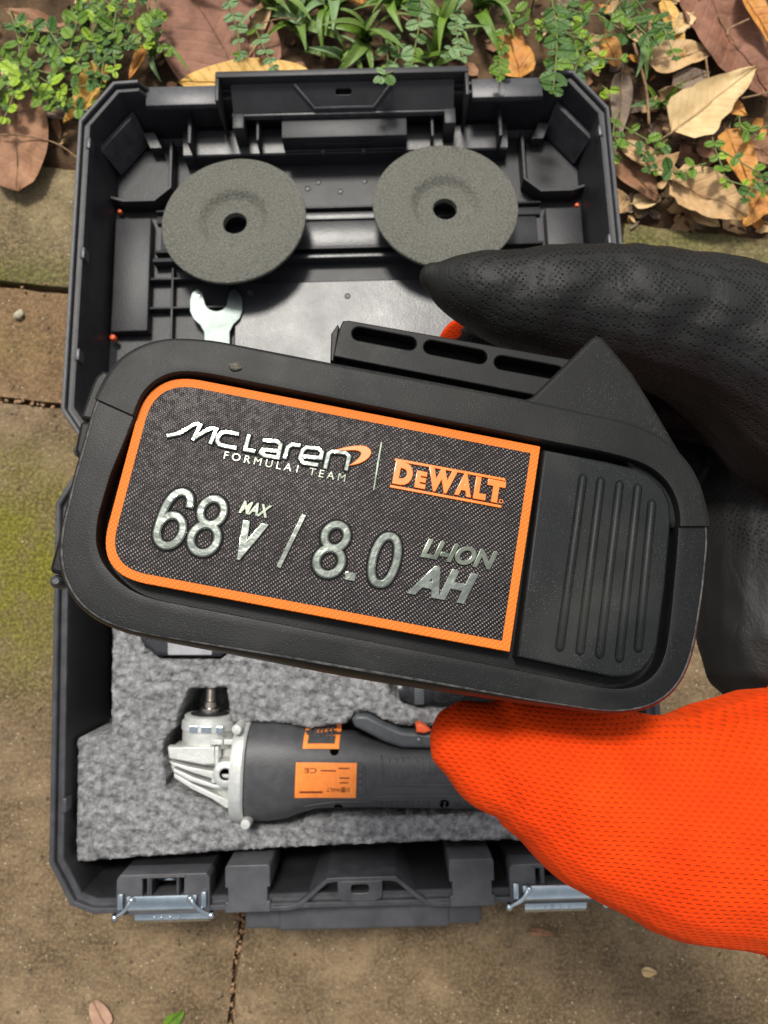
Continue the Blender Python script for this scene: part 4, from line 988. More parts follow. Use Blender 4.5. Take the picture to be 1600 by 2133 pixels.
# ------------------------------------------------------------------ the gloved hand
def glove_mat():
    m = bpy.data.materials.new('work_glove'); m.use_nodes = True; nt = m.node_tree; L = nt.links.new
    out = nt.nodes['Material Output']; blk = nt.nodes['Principled BSDF']; org = _n(nt, 'ShaderNodeBsdfPrincipled')
    tc = _n(nt, 'ShaderNodeTexCoord'); at = _n(nt, 'ShaderNodeAttribute', attribute_name='knit'); ap = _n(nt, 'ShaderNodeAttribute', attribute_name='perf')
    def nz(sc, det=3, vec=None):
        n = _n(nt, 'ShaderNodeTexNoise', i_Scale=sc, i_Detail=det); L(vec or tc.outputs['Object'], n.inputs['Vector']); return n.outputs['Fac']
    # black coating: rows of pin pricks and a leathery grain
    mp = _n(nt, 'ShaderNodeMapping'); mp.inputs['Rotation'].default_value = (0, 0, .5); mp.inputs['Scale'].default_value = (1.0, 1.0, 1.0); L(tc.outputs['Object'], mp.inputs['Vector'])
    vo = _n(nt, 'ShaderNodeTexVoronoi', i_Scale=820.0, i_Randomness=.22); L(mp.outputs[0], vo.inputs['Vector'])
    pit = ramp(nt, vo.outputs['Distance'], [(.22, (1, 1, 1)), (.32, (0, 0, 0))]).outputs[0]
    pit = math_n(nt, 'MULTIPLY', pit, ap.outputs['Fac'])
    grain = _n(nt, 'ShaderNodeTexVoronoi', i_Scale=1500.0, feature='SMOOTH_F1'); mg = _n(nt, 'ShaderNodeMapping'); mg.inputs['Rotation'].default_value = (0, 0, -.3); mg.inputs['Scale'].default_value = (.55, 1.2, .8)
    L(tc.outputs['Object'], mg.inputs['Vector']); L(mg.outputs[0], grain.inputs['Vector'])
    c = ramp(nt, nz(45, 5), [(.3, (.009, .0093, .0092)), (.75, (.016, .0163, .0156))]).outputs[0]
    L(mixc(nt, pit, c, (.0015, .0015, .0015)), blk.inputs['Base Color'])
    blk.inputs['Roughness'].default_value = .55; blk.inputs['Specular IOR Level'].default_value = .26
    b1 = _n(nt, 'ShaderNodeBump', i_Strength=.22, i_Distance=.0003); L(grain.outputs['Distance'], b1.inputs['Height'])
    mw = _n(nt, 'ShaderNodeMapping'); mw.inputs['Rotation'].default_value = (0, 0, .85); mw.inputs['Scale'].default_value = (1.3, .7, 1.0); L(tc.outputs['Object'], mw.inputs['Vector'])
    wr = _n(nt, 'ShaderNodeTexNoise', i_Scale=110.0, i_Detail=5.0, i_Distortion=.6); L(mw.outputs[0], wr.inputs['Vector'])
    cre = math_n(nt, 'POWER', math_n(nt, 'SUBTRACT', 1, math_n(nt, 'MULTIPLY', math_n(nt, 'ABSOLUTE', math_n(nt, 'SUBTRACT', wr.outputs['Fac'], .5)), 5), clamp=True), 2.0)
    bw = _n(nt, 'ShaderNodeBump', i_Strength=.16, i_Distance=.0008, invert=True); L(cre, bw.inputs['Height']); L(b1.outputs[0], bw.inputs['Normal']); b1 = bw
    b2 = _n(nt, 'ShaderNodeBump', i_Strength=.9, i_Distance=.0006, invert=True); L(pit, b2.inputs['Height']); L(b1.outputs[0], b2.inputs['Normal']); L(b2.outputs[0], blk.inputs['Normal'])
    # orange knit: staggered rows of short dark stitches
    mk = _n(nt, 'ShaderNodeMapping'); mk.inputs['Rotation'].default_value = (0, 0, R(-6))
    wv = _n(nt, 'ShaderNodeTexNoise', i_Scale=22.0, i_Detail=1.0); L(tc.outputs['Object'], wv.inputs['Vector'])
    wsc = _n(nt, 'ShaderNodeVectorMath', operation='SCALE'); L(wv.outputs['Color'], wsc.inputs[0]); wsc.inputs['Scale'].default_value = .006
    wad = _n(nt, 'ShaderNodeVectorMath', operation='ADD'); L(tc.outputs['Object'], wad.inputs[0]); L(wsc.outputs[0], wad.inputs[1]); L(wad.outputs[0], mk.inputs['Vector'])
    sx = _n(nt, 'ShaderNodeSeparateXYZ'); L(mk.outputs[0], sx.inputs[0])
    v = math_n(nt, 'DIVIDE', sx.outputs[1], .00092); row = math_n(nt, 'FLOOR', v); fv = math_n(nt, 'FRACT', v)
    u = math_n(nt, 'ADD', math_n(nt, 'DIVIDE', sx.outputs[0], .0018), math_n(nt, 'MULTIPLY', math_n(nt, 'FLOORED_MODULO', row, 2.0), .5)); fu = math_n(nt, 'FRACT', u)
    du = math_n(nt, 'ABSOLUTE', math_n(nt, 'SUBTRACT', fu, .5)); dv = math_n(nt, 'ABSOLUTE', math_n(nt, 'SUBTRACT', fv, .5))
    dash = math_n(nt, 'MULTIPLY', math_n(nt, 'SUBTRACT', 1, math_n(nt, 'MULTIPLY', du, 3.2), clamp=True), math_n(nt, 'SUBTRACT', 1, math_n(nt, 'MULTIPLY', dv, 3.6), clamp=True))
    dash = math_n(nt, 'MULTIPLY', dash, 2.2, clamp=True)
    fade = ramp(nt, nz(30, 2), [(.3, (.35, .35, .35)), (.7, (1, 1, 1))]).outputs[0]
    dk = math_n(nt, 'MULTIPLY', math_n(nt, 'MULTIPLY', dash, fade), .42)
    oc = ramp(nt, nz(60, 4), [(.3, (.74, .040, .001)), (.7, (.86, .058, .0015))]).outputs[0]
    L(mixc(nt, dk, oc, (.42, .012, .002)), org.inputs['Base Color']); org.inputs['Roughness'].default_value = .85; org.inputs['Specular IOR Level'].default_value = .15
    org.inputs['Sheen Weight'].default_value = .1; org.inputs['Sheen Tint'].default_value = (1, .3, .05, 1)
    b3 = _n(nt, 'ShaderNodeBump', i_Strength=.7, i_Distance=.0004, invert=True); L(dash, b3.inputs['Height'])
    wk = _n(nt, 'ShaderNodeTexNoise', i_Scale=55.0, i_Detail=3.0, i_Distortion=.5); mq = _n(nt, 'ShaderNodeMapping'); mq.inputs['Rotation'].default_value = (0, 0, -.9); mq.inputs['Scale'].default_value = (1.5, .4, 1.0); L(tc.outputs['Object'], mq.inputs['Vector']); L(mq.outputs[0], wk.inputs['Vector'])
    bk = _n(nt, 'ShaderNodeBump', i_Strength=.45, i_Distance=.003); L(wk.outputs['Fac'], bk.inputs['Height']); L(bk.outputs[0], b3.inputs['Normal'])
    b4 = _n(nt, 'ShaderNodeBump', i_Strength=.3, i_Distance=.0004); L(nz(2500, 2), b4.inputs['Height']); L(b3.outputs[0], b4.inputs['Normal']); L(b4.outputs[0], org.inputs['Normal'])
    f = math_n(nt, 'ADD', at.outputs['Fac'], math_n(nt, 'MULTIPLY', math_n(nt, 'SUBTRACT', nz(260, 4), .5), .5))
    f = math_n(nt, 'MULTIPLY', math_n(nt, 'SUBTRACT', f, .46), 12, clamp=True)
    mx = _n(nt, 'ShaderNodeMixShader'); L(f, mx.inputs[0]); L(blk.outputs[0], mx.inputs[1]); L(org.outputs[0], mx.inputs[2]); L(mx.outputs[0], out.inputs['Surface'])
    return m
M_glove = glove_mat()
hand = empty('gloved_hand', PF.matrix())
tag(hand, 'hand in an orange knit glove with black coated fingers gripping the battery', 'hand')
def chain(pts, sub=6, n=20):
    """finger or limb: (px, py, depth behind the label plane, radius)"""
    P = [(*B(px, py, nn), r) for px, py, nn, r in pts]; m = len(P); C, Rr = [], []
    for i in range(m - 1):
        a, b, c, d = P[max(i - 1, 0)], P[i], P[i + 1], P[min(i + 2, m - 1)]
        for k in range(sub):
            t = k / sub
            q = [0.5 * (2 * b[x] + (c[x] - a[x]) * t + (2 * a[x] - 5 * b[x] + 4 * c[x] - d[x]) * t * t + (3 * b[x] - a[x] - 3 * c[x] + d[x]) * t ** 3) for x in range(4)]
            C.append(V(q[:3])); Rr.append(q[3])
    C.append(V(P[-1][:3])); Rr.append(P[-1][3])
    # round the two ends
    d0 = (C[0] - C[1]).normalized(); C = [C[0] + d0 * Rr[0] * .85, C[0] + d0 * Rr[0] * .55] + C; Rr = [Rr[0] * .3, Rr[0] * .8] + Rr
    d1 = (C[-1] - C[-2]).normalized(); C += [C[-1] + d1 * Rr[-1] * .6, C[-1] + d1 * Rr[-1] * .9]; Rr += [Rr[-1] * .75, Rr[-1] * .3]
    return tubem(C, Rr, n)
index = [(900, 575, -44, 4.0), (936, 588, -44, 7.4), (1000, 606, -44, 10.9), (1070, 622, -45, 13.4), (1160, 632, -46, 16.0), (1260, 646, -47, 17.8), (1380, 668, -49, 19.8), (1500, 708, -52, 23.0), (1620, 778, -56, 27.2), (1730, 900, -62, 28)]
middle = [(962, 718, -70, 8.2), (1050, 735, -72, 10.5), (1200, 740, -76, 11.5), (1400, 750, -82, 13), (1600, 830, -84, 17), (1720, 920, -84, 22)]
ring = [(1120, 850, -84, 8), (1220, 850, -88, 10), (1400, 850, -94, 11.5), (1560, 910, -96, 15), (1690, 980, -92, 22)]
pinky = [(1180, 980, -84, 7), (1280, 975, -90, 8.5), (1420, 975, -98, 10), (1540, 1010, -102, 13), (1660, 1060, -96, 20)]
palm1 = [(1630, 940, -88, 22), (1606, 1080, -88, 23.5), (1594, 1225, -86, 22.5), (1580, 1365, -82, 18)]
palm2 = [(1760, 900, -72, 28), (1830, 1100, -76, 34), (1880, 1300, -72, 36), (1890, 1520, -62, 34), (1850, 1715, -46, 31)]
thumb = [(972, 1540, -33, 9.4), (1020, 1562, -33, 13.0), (1080, 1572, -33, 16.2), (1160, 1604, -33, 18.2), (1260, 1660, -33, 20.6), (1400, 1706, -34, 23.8), (1520, 1706, -36, 27.0), (1620, 1703, -38, 29.4), (1790, 1712, -40, 32)]
wrist = [(1790, 1700, -44, 31), (1930, 1850, -46, 33), (2100, 2050, -50, 34), (2400, 2350, -54, 37)]
cuff = [(1640, 1925, -42, 8), (1672, 1985, -42, 8), (1760, 2085, -44, 10), (1900, 2200, -46, 14)]
raw = join([chain(c) for c in (index, middle, ring, pinky, palm1, palm2, thumb, wrist, cuff)])
tmp = bpy.data.objects.new('tmp', raw); COL.objects.link(tmp)
md = tmp.modifiers.new('r', 'REMESH'); md.mode = 'VOXEL'; md.voxel_size = .85 * S; md.use_smooth_shade = True
sm = tmp.modifiers.new('s', 'SMOOTH'); sm.factor = .5; sm.iterations = 9
gm = bpy.data.meshes.new_from_object(tmp.evaluated_get(bpy.context.evaluated_depsgraph_get())); bpy.data.objects.remove(tmp)
# wrinkles, creases and the fingertip seam
nrm = [v.normal.copy() for v in gm.vertices]
kn = gm.attributes.new('knit', 'FLOAT', 'POINT'); pf = gm.attributes.new('perf', 'FLOAT', 'POINT')
thumb_pts = [(B(px, py, nn), r) for px, py, nn, r in thumb + wrist + cuff]
index_pts = [(B(px, py, nn), r) for px, py, nn, r in index]
mid_tip = B(922, 664, -64); back_o = B(1490, 1042, -66); tip = B(885, 580, -44); seam0, seam1 = B(886, 583, -36), B(955, 583, -33)
def seg_d(p, a, b):
    e = b - a; t = max(0, min(1, (p - a).dot(e) / e.length_squared)); return (p - a - e * t).length, t
# fold lines drawn over the finger: start, end, depth (negative = ridge), half-width
folds = [((1010, 640), (1130, 560), .9, 3.0), ((1085, 720), (1180, 610), -1.0, 4), ((1200, 640), (1310, 560), .8, 3.5), ((1310, 740), (1420, 600), -1.1, 5), ((1330, 790), (1470, 640), 1.3, 3.5), ((1440, 800), (1600, 640), .9, 4), ((1500, 860), (1600, 760), -1.2, 5), ((980, 690), (1060, 640), .6, 2.5), ((1420, 560), (1580, 590), .5, 4)]
fold3 = [(B2(*a, -30), B2(*b, -30), d, w_) for a, b, d, w_ in folds]
tf = [((1010, 1600), (1080, 1690), .7, 3), ((1110, 1560), (1150, 1740), .8, 3.5), ((1200, 1620), (1220, 1830), -.8, 4), ((1330, 1640), (1350, 1920), .6, 5), ((1440, 1560), (1560, 1950), .6, 7)]
tf3 = [(B2(*a, -20), B2(*b, -20), d, w_) for a, b, d, w_ in tf]
for i, v in enumerate(gm.vertices):
    p = v.co / S; n = nrm[i]; q2 = V((p.x, p.y))
    dt = min(seg_d(p, thumb_pts[k][0], thumb_pts[k + 1][0])[0] / (thumb_pts[k][1] * .5 + thumb_pts[k + 1][1] * .5) for k in range(len(thumb_pts) - 1) if thumb_pts[k][0] is not None)
    di = min(seg_d(p, index_pts[k][0], index_pts[k + 1][0])[0] / (index_pts[k][1] * .5 + index_pts[k + 1][1] * .5) for k in range(len(index_pts) - 1))
    k = 1.0 if dt < 1.22 and dt < di else 0.0
    if (p - mid_tip).length < 9: k = max(k, 1.1 - (p - mid_tip).length / 12)
    if (p - back_o).length < 7: k = max(k, 1.1 - (p - back_o).length / 9)
    kn.data[i].value = k
    d = noise.noise(p * .05 + V((3, 0, 0))) * .7 + noise.noise(V((p.x * .16 + p.y * .10, p.y * .05 - p.x * .03, p.z * .08))) * .55
    if k < .5:
        for a, b, dep, wd in fold3:
            ds, t = seg_d(q2, a, b) if False else (lambda r: r)(((q2 - a - (b - a) * max(0, min(1, (q2 - a).dot(b - a) / (b - a).length_squared))).length, 0))
            if ds < wd * 2.2: d -= dep * .65 * math.exp(-(ds / wd) ** 2) * max(0, n.z)
        ds, t = seg_d(p, seam0, seam1)
        if ds < 4: d += -.9 * math.exp(-(ds / .55) ** 2) * (1 if t < 1 else .6) + .45 * math.exp(-((ds - 1.5) / .8) ** 2)
        dd = (p - tip).length
        pf.data[i].value = max(0, min(1, (dd - 8) / 4)) * max(0, min(1, .85 + noise.noise(p * .06) * 1.2 + (n.z - .4) * .5)) * max(0, min(1, (1.7 - di) * 3))
    else:
        for a, b, dep, wd in tf3:
            ds = (q2 - a - (b - a) * max(0, min(1, (q2 - a).dot(b - a) / (b - a).length_squared))).length
            if ds < wd * 2.2: d -= dep * math.exp(-(ds / wd) ** 2) * max(0, n.z + .2) * 1.3
        d *= .8
    v.co += n * d * S
add('glove', gm, hand, M_glove, True)
# ------------------------------------------------------------------ fallen leaves, plants and grass behind the kerb
def leaf_mat(name, c0, c1, vein, rough=.6, k=130.0, trans=0.0, spot=None):
    m = bpy.data.materials.new(name); m.use_nodes = True; nt = m.node_tree; L = nt.links.new; b = nt.nodes['Principled BSDF']
    tc = _n(nt, 'ShaderNodeTexCoord'); sx = _n(nt, 'ShaderNodeSeparateXYZ'); L(tc.outputs['Object'], sx.inputs[0])
    n1 = _n(nt, 'ShaderNodeTexNoise', i_Scale=70.0, i_Detail=6.0, i_Roughness=.65); oi = _n(nt, 'ShaderNodeObjectInfo')
    va = _n(nt, 'ShaderNodeVectorMath', operation='ADD'); L(tc.outputs['Object'], va.inputs[0]); L(oi.outputs['Random'], va.inputs[1]); L(va.outputs[0], n1.inputs['Vector'])
    col = ramp(nt, n1.outputs['Fac'], [(.32, c0), (.66, c1)]).outputs[0]
    ay = math_n(nt, 'ABSOLUTE', sx.outputs[1])
    rib = math_n(nt, 'SUBTRACT', 1, math_n(nt, 'MULTIPLY', ay, 1400.0), clamp=True)
    f = math_n(nt, 'FRACT', math_n(nt, 'MULTIPLY', math_n(nt, 'SUBTRACT', sx.outputs[0], math_n(nt, 'ADD', math_n(nt, 'MULTIPLY', ay, .8), math_n(nt, 'MULTIPLY', n1.outputs['Fac'], .006))), k))
    sv = math_n(nt, 'MULTIPLY', math_n(nt, 'SUBTRACT', 1, math_n(nt, 'MULTIPLY', math_n(nt, 'ABSOLUTE', math_n(nt, 'SUBTRACT', f, .5)), 5), clamp=True), .3)
    vm = math_n(nt, 'MAXIMUM', rib, sv)
    col = mixc(nt, math_n(nt, 'MULTIPLY', math_n(nt, 'MULTIPLY', vm, n1.outputs['Fac']), .75), col, vein)
    if spot:
        n3 = _n(nt, 'ShaderNodeTexNoise', i_Scale=160.0, i_Detail=4.0); L(va.outputs[0], n3.inputs['Vector'])
        col = mixc(nt, ramp(nt, n3.outputs['Fac'], [(.62, (0, 0, 0)), (.7, (1, 1, 1))]).outputs[0], col, spot)
    L(col, b.inputs['Base Color']); b.inputs['Roughness'].default_value = rough; b.inputs['Specular IOR Level'].default_value = .35
    if trans:
        b.inputs['Transmission Weight'].default_value = 0; b.inputs['Subsurface Weight'].default_value = 0
    bp = _n(nt, 'ShaderNodeBump', i_Strength=.8, i_Distance=.0012, invert=True); L(math_n(nt, 'ADD', vm, math_n(nt, 'MULTIPLY', n1.outputs['Fac'], 1.2)), bp.inputs['Height']); L(bp.outputs[0], b.inputs['Normal'])
    return m
LM = {
    'brown': leaf_mat('dry_brown_leaf', (.19, .085, .04), (.37, .195, .105), (.45, .27, .16), .7, 110),
    'redbrown': leaf_mat('red_brown_leaf', (.15, .062, .035), (.29, .13, .075), (.37, .2, .12), .65, 90),
    'tan': leaf_mat('dry_tan_leaf', (.42, .25, .11), (.62, .41, .2), (.30, .17, .08), .6, 130, spot=(.36, .2, .09)),
    'straw': leaf_mat('pale_straw_leaf', (.55, .37, .17), (.72, .53, .27), (.45, .29, .13), .6, 150),
    'orange': leaf_mat('orange_leaf', (.45, .17, .03), (.66, .32, .07), (.34, .13, .03), .55, 140, spot=(.3, .1, .02)),
    'yellow': leaf_mat('yellow_leaf', (.55, .30, .06), (.72, .45, .11), (.5, .27, .06), .5, 120, spot=(.48, .24, .05)),
    'grey': leaf_mat('grey_brown_leaf', (.15, .105, .075), (.26, .19, .135), (.31, .23, .16), .75, 120),
    'pink': leaf_mat('pinkish_leaf', (.33, .19, .12), (.45, .28, .19), (.17, .08, .05), .6, 60),
    'green': leaf_mat('fresh_green_leaf', (.07, .145, .012), (.15, .26, .022), (.18, .29, .045), .45, 500),
    'dkgreen': leaf_mat('deep_green_leaf', (.04, .10, .018), (.075, .155, .03), (.1, .18, .04), .42, 500),
    'lime': leaf_mat('lime_green_leaf', (.21, .34, .015), (.32, .46, .03), (.22, .36, .06), .45, 500),
    'pale': leaf_mat('pale_green_leaf', (.13, .23, .08), (.2, .31, .13), (.24, .34, .17), .5, 500),
    'blade': leaf_mat('grass_blade', (.07, .14, .02), (.15, .23, .04), (.17, .25, .07), .5, 900),
    'stalk': mat('green_stalk', (.12, .17, .04), .6, var=200, col2=(.2, .22, .07)),
    'twig': mat('dry_twig', (.2, .11, .055), .8, var=300, col2=(.34, .21, .11), bump=(700, .5)),
}
def leafm(L, W, curl=.0, fold=.15, wav=.05, skew=0.0, tipp=1.0, seed=0, n=14, mrows=8, ragged=0.0, basep=.6):
    vs, fs = [], []
    for i in range(n + 1):
        t = i / n; wd = W / 2 * (math.sin(math.pi * t ** basep) ** (.75 * tipp)) if 0 < t < 1 else .0
        wd = max(wd, .15)
        for j in range(mrows + 1):
            s = (j / mrows) * 2 - 1
            rg = 1 + ragged * noise.noise((t * 7 + seed, s * 2, seed))
            x, y = L * t, s * wd * rg + skew * W * math.sin(math.pi * t)
            z = fold * abs(s) * wd + curl * L * (t - .5) ** 2 * 2 + wav * W * noise.noise((t * 3.2 + seed, s * 1.6, seed * .3)) + wav * W * .4 * noise.noise((t * 9 + seed, s * 4, seed))
            vs.append((x, y, z))
    m1 = mrows + 1
    for i in range(n):
        for j in range(mrows): fs.append((i * m1 + j, (i + 1) * m1 + j, (i + 1) * m1 + j + 1, i * m1 + j + 1))
    return mesh_py(vs, fs)
def place_leaf(name, a, b, wpx, colr, label, z=4.0, tilt=0.0, roll=0.0, stem=True, group='fallen leaves behind the kerb', **k):
    """a: stem end, b: tip, both where they show in the photo"""
    A, Bq = world_at(*a, z), world_at(*b, z); d = Bq - A; L = d.length; ang = math.atan2(d.y, d.x)
    W = wpx * (CAMZ / S - z) / FPX
    sd = random.uniform(0, 50)
    M = Matrix.Translation(V((A.x, A.y, z)) * S) @ Matrix.Rotation(ang, 4, 'Z') @ Matrix.Rotation(-tilt, 4, 'Y') @ Matrix.Rotation(roll, 4, 'X')
    root = empty(name, M); tag(root, label, 'leaf', group)
    me = leafm(L, W, seed=sd, **k)
    zm = min(v.co.z for v in me.vertices)
    add('leaf_blade', me, root, LM[colr], True)
    if stem:
        add('leaf_stalk', tubem([(-L * .12, L * .01, -.3), (0, 0, .1), (L * .3, 0, .2), (L * .75, 0, .15)], [.5, .6, .45, .2], 6), root, LM['twig' if colr not in ('yellow', 'orange', 'straw', 'tan') else colr], True)
    return root
FLV = [
    ((30, 190), (40, 402), 150, 'brown', 'large dry brown leaf with pointed tip at the left edge on the kerb', dict(z=9, fold=.10, wav=.05, curl=.05, tipp=.55, basep=.8)),
    ((520, 190), (330, -120), 250, 'redbrown', 'broad red-brown leaf lying flat behind the left end of the lid handle', dict(z=7, fold=.06, wav=.05, tipp=.6)),
    ((660, 168), (372, 172), 105, 'yellow', 'big yellow leaf tucked behind the top edge of the lid', dict(z=12, fold=.1, wav=.06, tipp=.8, basep=.8)),
    ((228, 145), (142, 272), 62, 'yellow', 'narrow curled yellow leaf beside the left corner of the lid', dict(z=12, fold=.7, wav=.12, curl=.3)),
    ((1400, 275), (1572, 146), 112, 'straw', 'big pale straw-coloured leaf with long pointed tip right of the lid', dict(z=17, fold=.28, wav=.1, basep=.45, tilt=.05, ragged=.3)),
    ((1348, 128), (1492, 106), 82, 'tan', 'tan leaf lying beyond the long straw-coloured leaf', dict(z=12, fold=.3, wav=.12, basep=.5)),
    ((1450, -40), (1600, 205), 165, 'redbrown', 'large wrinkled red-brown leaf in the far right corner', dict(z=11, fold=.2, wav=.14, ragged=.1, tipp=.7)),
    ((1540, -30), (1625, 120), 50, 'orange', 'folded orange leaf lying on the wrinkled red-brown leaf at far right', dict(z=22, fold=.6, wav=.1)),
    ((1262, 78), (1285, 140), 48, 'orange', 'small orange leaf among the greenery beyond the lid corner', dict(z=13, fold=.2, wav=.1, tipp=.6)),
    ((1395, 372), (1556, 452), 112, 'tan', 'broad crumpled tan leaf at the kerb edge right of the lid', dict(z=14, fold=.25, wav=.16, ragged=.15, tipp=.7)),
    ((1282, 318), (1372, 418), 78, 'brown', 'brown veined leaf leaning against the right side of the lid', dict(z=12, fold=.25, wav=.12)),
    ((1318, 424), (1378, 412), 38, 'straw', 'small pale leaf on the kerb edge beside the lid', dict(z=8, fold=.3, wav=.1, tipp=.7)),
    ((1592, 395), (1550, 472), 66, 'orange', 'bright orange leaf at the right edge on the kerb', dict(z=13, fold=.35, wav=.15, ragged=.1)),
    ((1085, 165), (1055, 55), 78, 'orange', 'orange leaf standing behind the right half of the lid', dict(z=14, fold=.2, wav=.15, tipp=.7)),
    ((1290, 300), (1440, 392), 46, 'tan', 'long narrow tan leaf between the lid and the crumpled leaf', dict(z=17, fold=.5, wav=.12)),
    ((1512, 270), (1570, 400), 72, 'orange', 'orange-brown leaf with dark midrib near the right edge', dict(z=13, fold=.3, wav=.1, tipp=.7)),
    ((1296, 150), (1288, 292), 50, 'grey', 'grey-brown leaf upright against the right corner of the lid', dict(z=12, fold=.2, wav=.12)),
    ((690, -30), (770, 14), 44, 'orange', 'orange leaf at the top edge among the grass blades', dict(z=12, fold=.2, wav=.1)),
    ((305, 95), (268, 168), 26, 'orange', 'thin orange leaf upright behind the left corner of the lid', dict(z=16, fold=.5, wav=.1)),
    ((1400, 180), (1480, 150), 46, 'grey', 'curled grey-brown leaf between the tan and straw leaves', dict(z=10, fold=.5, wav=.12)),
    ((1500, 210), (1556, 240), 44, 'orange', 'rusty orange leaf just beyond the straw leaf tip', dict(z=12, fold=.25, wav=.12)),
    ((1380, 0), (1425, 120), 44, 'yellow', 'yellow leaf upright at the top edge left of the red-brown leaf', dict(z=12, fold=.35, wav=.12)),
    ((1300, 60), (1350, 96), 30, 'straw', 'short pale leaf lying in the litter above the tan leaf', dict(z=10, fold=.3, wav=.1)),
    ((1450, 300), (1520, 330), 50, 'brown', 'dull brown leaf below the straw leaf in the litter', dict(z=8, fold=.3, wav=.15)),
    ((560, 0), (520, 118), 34, 'tan', 'narrow tan leaf among the grass beyond the yellow leaf', dict(z=10, fold=.4, wav=.15)),
    ((110, 60), (10, 20), 46, 'brown', 'brown leaf under the greenery in the far left corner', dict(z=6, fold=.3, wav=.12)),
    ((50, 210), (150, 250), 46, 'grey', 'grey-brown leaf below the greenery left of the lid', dict(z=6, fold=.35, wav=.12)),
    ((1440, 30), (1400, 75), 40, 'straw', 'pale shredded leaf beside the yellow upright leaf at the top', dict(z=14, fold=.4, wav=.2, ragged=.3)),
    ((1560, 300), (1625, 340), 60, 'brown', 'brown leaf cut by the right edge above the orange leaf', dict(z=9, fold=.25, wav=.15)),
    ((1440, 440), (1500, 472), 40, 'straw', 'small straw leaf hanging over the kerb edge at right', dict(z=8, fold=.4, wav=.12)),
]
for a, b, wpx, c, lab_, k in FLV: place_leaf('fallen_leaf', a, b, wpx, c, lab_, **k)
# leaves and chips on the paving in front
pave_g = 'leaves lying on the paving in front of the case'
place_leaf('fallen_leaf', (222, 2140), (192, 2084), 40, 'pink', 'small pinkish oval leaf on the paving at the bottom left', z=1.6, group=pave_g, fold=.05, wav=.05, tipp=.55, stem=False)
place_leaf('fallen_leaf', (345, 2140), (384, 2106), 30, 'green', 'small green leaf cut by the bottom edge on the paving', z=1.6, group=pave_g, fold=.2, wav=.1, stem=False)
place_leaf('fallen_leaf', (1100, 1938), (1160, 1946), 16, 'brown', 'thin brown leaf sliver on the paving below the right latch', z=2.6, group=pave_g, fold=.3, wav=.3, stem=False)
place_leaf('fallen_leaf', (1335, 2020), (1370, 2026), 19, 'straw', 'tiny straw-coloured leaf chip on the paving below the thumb', z=3.0, group=pave_g, fold=.5, wav=.2, stem=False)
pb = add('pebble', pebblem(4.2, 3, 2), None, mat('pale_stone', (.3, .26, .17), .8, var=400, col2=(.5, .46, .35), bump=(900, .6)), True)
q = world_at(42, 657, 1); pb.location = V((q.x, q.y, 2.6)) * S; pb.rotation_euler = (0, 0, 1.0); tag(pb, 'small pale pebble on the paving at the left edge', 'pebble')

# leaflets shared by all the creeping plants
LEAFLET = [leafm(1.0 * 7, 5.2, .05, .12, .05, seed=k, n=6, mrows=4, tipp=.55, basep=.9) for k in range(3)]
def inst(name, me, m, M, parent):
    o = bpy.data.objects.new(name, me); COL.objects.link(o)
    if not me.materials: me.materials.append(None)
    o.parent = parent; o.matrix_local = M
    o.material_slots[0].link = 'OBJECT'; o.material_slots[0].material = m
    return o
for me in LEAFLET:
    for p in me.polygons: p.use_smooth = True
def sprig(pts, size, cols, label, z0=14, z1=24, gap=6.0, group='creeping plants behind the kerb', branches=0, spread=1.0):
    """stem along photo points, with leaflets in pairs, and short side shoots"""
    W = [world_at(px, py, z0 + (z1 - z0) * i / max(1, len(pts) - 1)) for i, (px, py) in enumerate(pts)]
    root = empty('creeping_plant', Matrix.Translation(V((W[0].x, W[0].y, 2)) * S)); tag(root, label, 'plant', group)
    off = V((W[0].x, W[0].y, 2))
    lines = [catmull([w - off for w in W], 8)]
    full = lines[0]
    for b in range(branches):
        k = random.randrange(len(full) // 6, len(full) - 1); t = (full[min(k + 1, len(full) - 1)] - full[k - 1]).normalized()
        a = random.choice((-1, 1)) * random.uniform(.5, 1.3); d = Matrix.Rotation(a, 3, 'Z') @ t; ln = random.uniform(14, 34) * spread
        lines.append([full[k] + d * ln * s + V((0, 0, 5 * s * (1 - s))) + V((-d.y, d.x, 0)) * 4 * s * s for s in (0, .2, .4, .6, .8, 1)])
    lines.append([V((0, 0, 0)), W[0] - off + V((0, 0, -1)), W[0] - off])
    st = join([tubem(l, [.7] + [.5] * (len(l) - 2) + [.3], 5) for l in lines[:-1]] + [tubem([V((0, 0, -2)), full[0]], [.8, .7], 5)])
    add('stem', st, root, LM['stalk'], True)
    for li, l in enumerate(lines[:-1]):
        acc = 0; side = 1
        for i in range(1, len(l)):
            acc += (l[i] - l[i - 1]).length
            if acc >= gap * 1.5 * (size / 7) or i == len(l) - 1:
                acc = 0; t = (l[i] - l[i - 1]).normalized(); ang = math.atan2(t.y, t.x)
                tips = ((1, 1.0), (-1, 1.0)) if i < len(l) - 1 else ((1, .8), (-1, .8), (0, .9))
                for s, f in tips:
                    sc = size / 7 * f * random.uniform(.6, 1.45) * (.72 if i > len(l) * .8 else 1)
                    M = Matrix.Translation((l[i] + V((0, 0, random.uniform(-1, 1.5)))) * S) @ Matrix.Rotation(ang + s * random.uniform(.9, 1.4), 4, 'Z') @ Matrix.Rotation(random.uniform(-.45, .2), 4, 'Y') @ Matrix.Rotation(random.uniform(-.4, .4), 4, 'X') @ Matrix.Scale(sc, 4)
                    c = cols[0] if random.random() < .62 else random.choice(cols)
                    if i > len(l) * .85 and 'lime' in cols and random.random() < .6: c = 'lime'
                    inst('leaflet', random.choice(LEAFLET), LM[c], M, root)
    return root
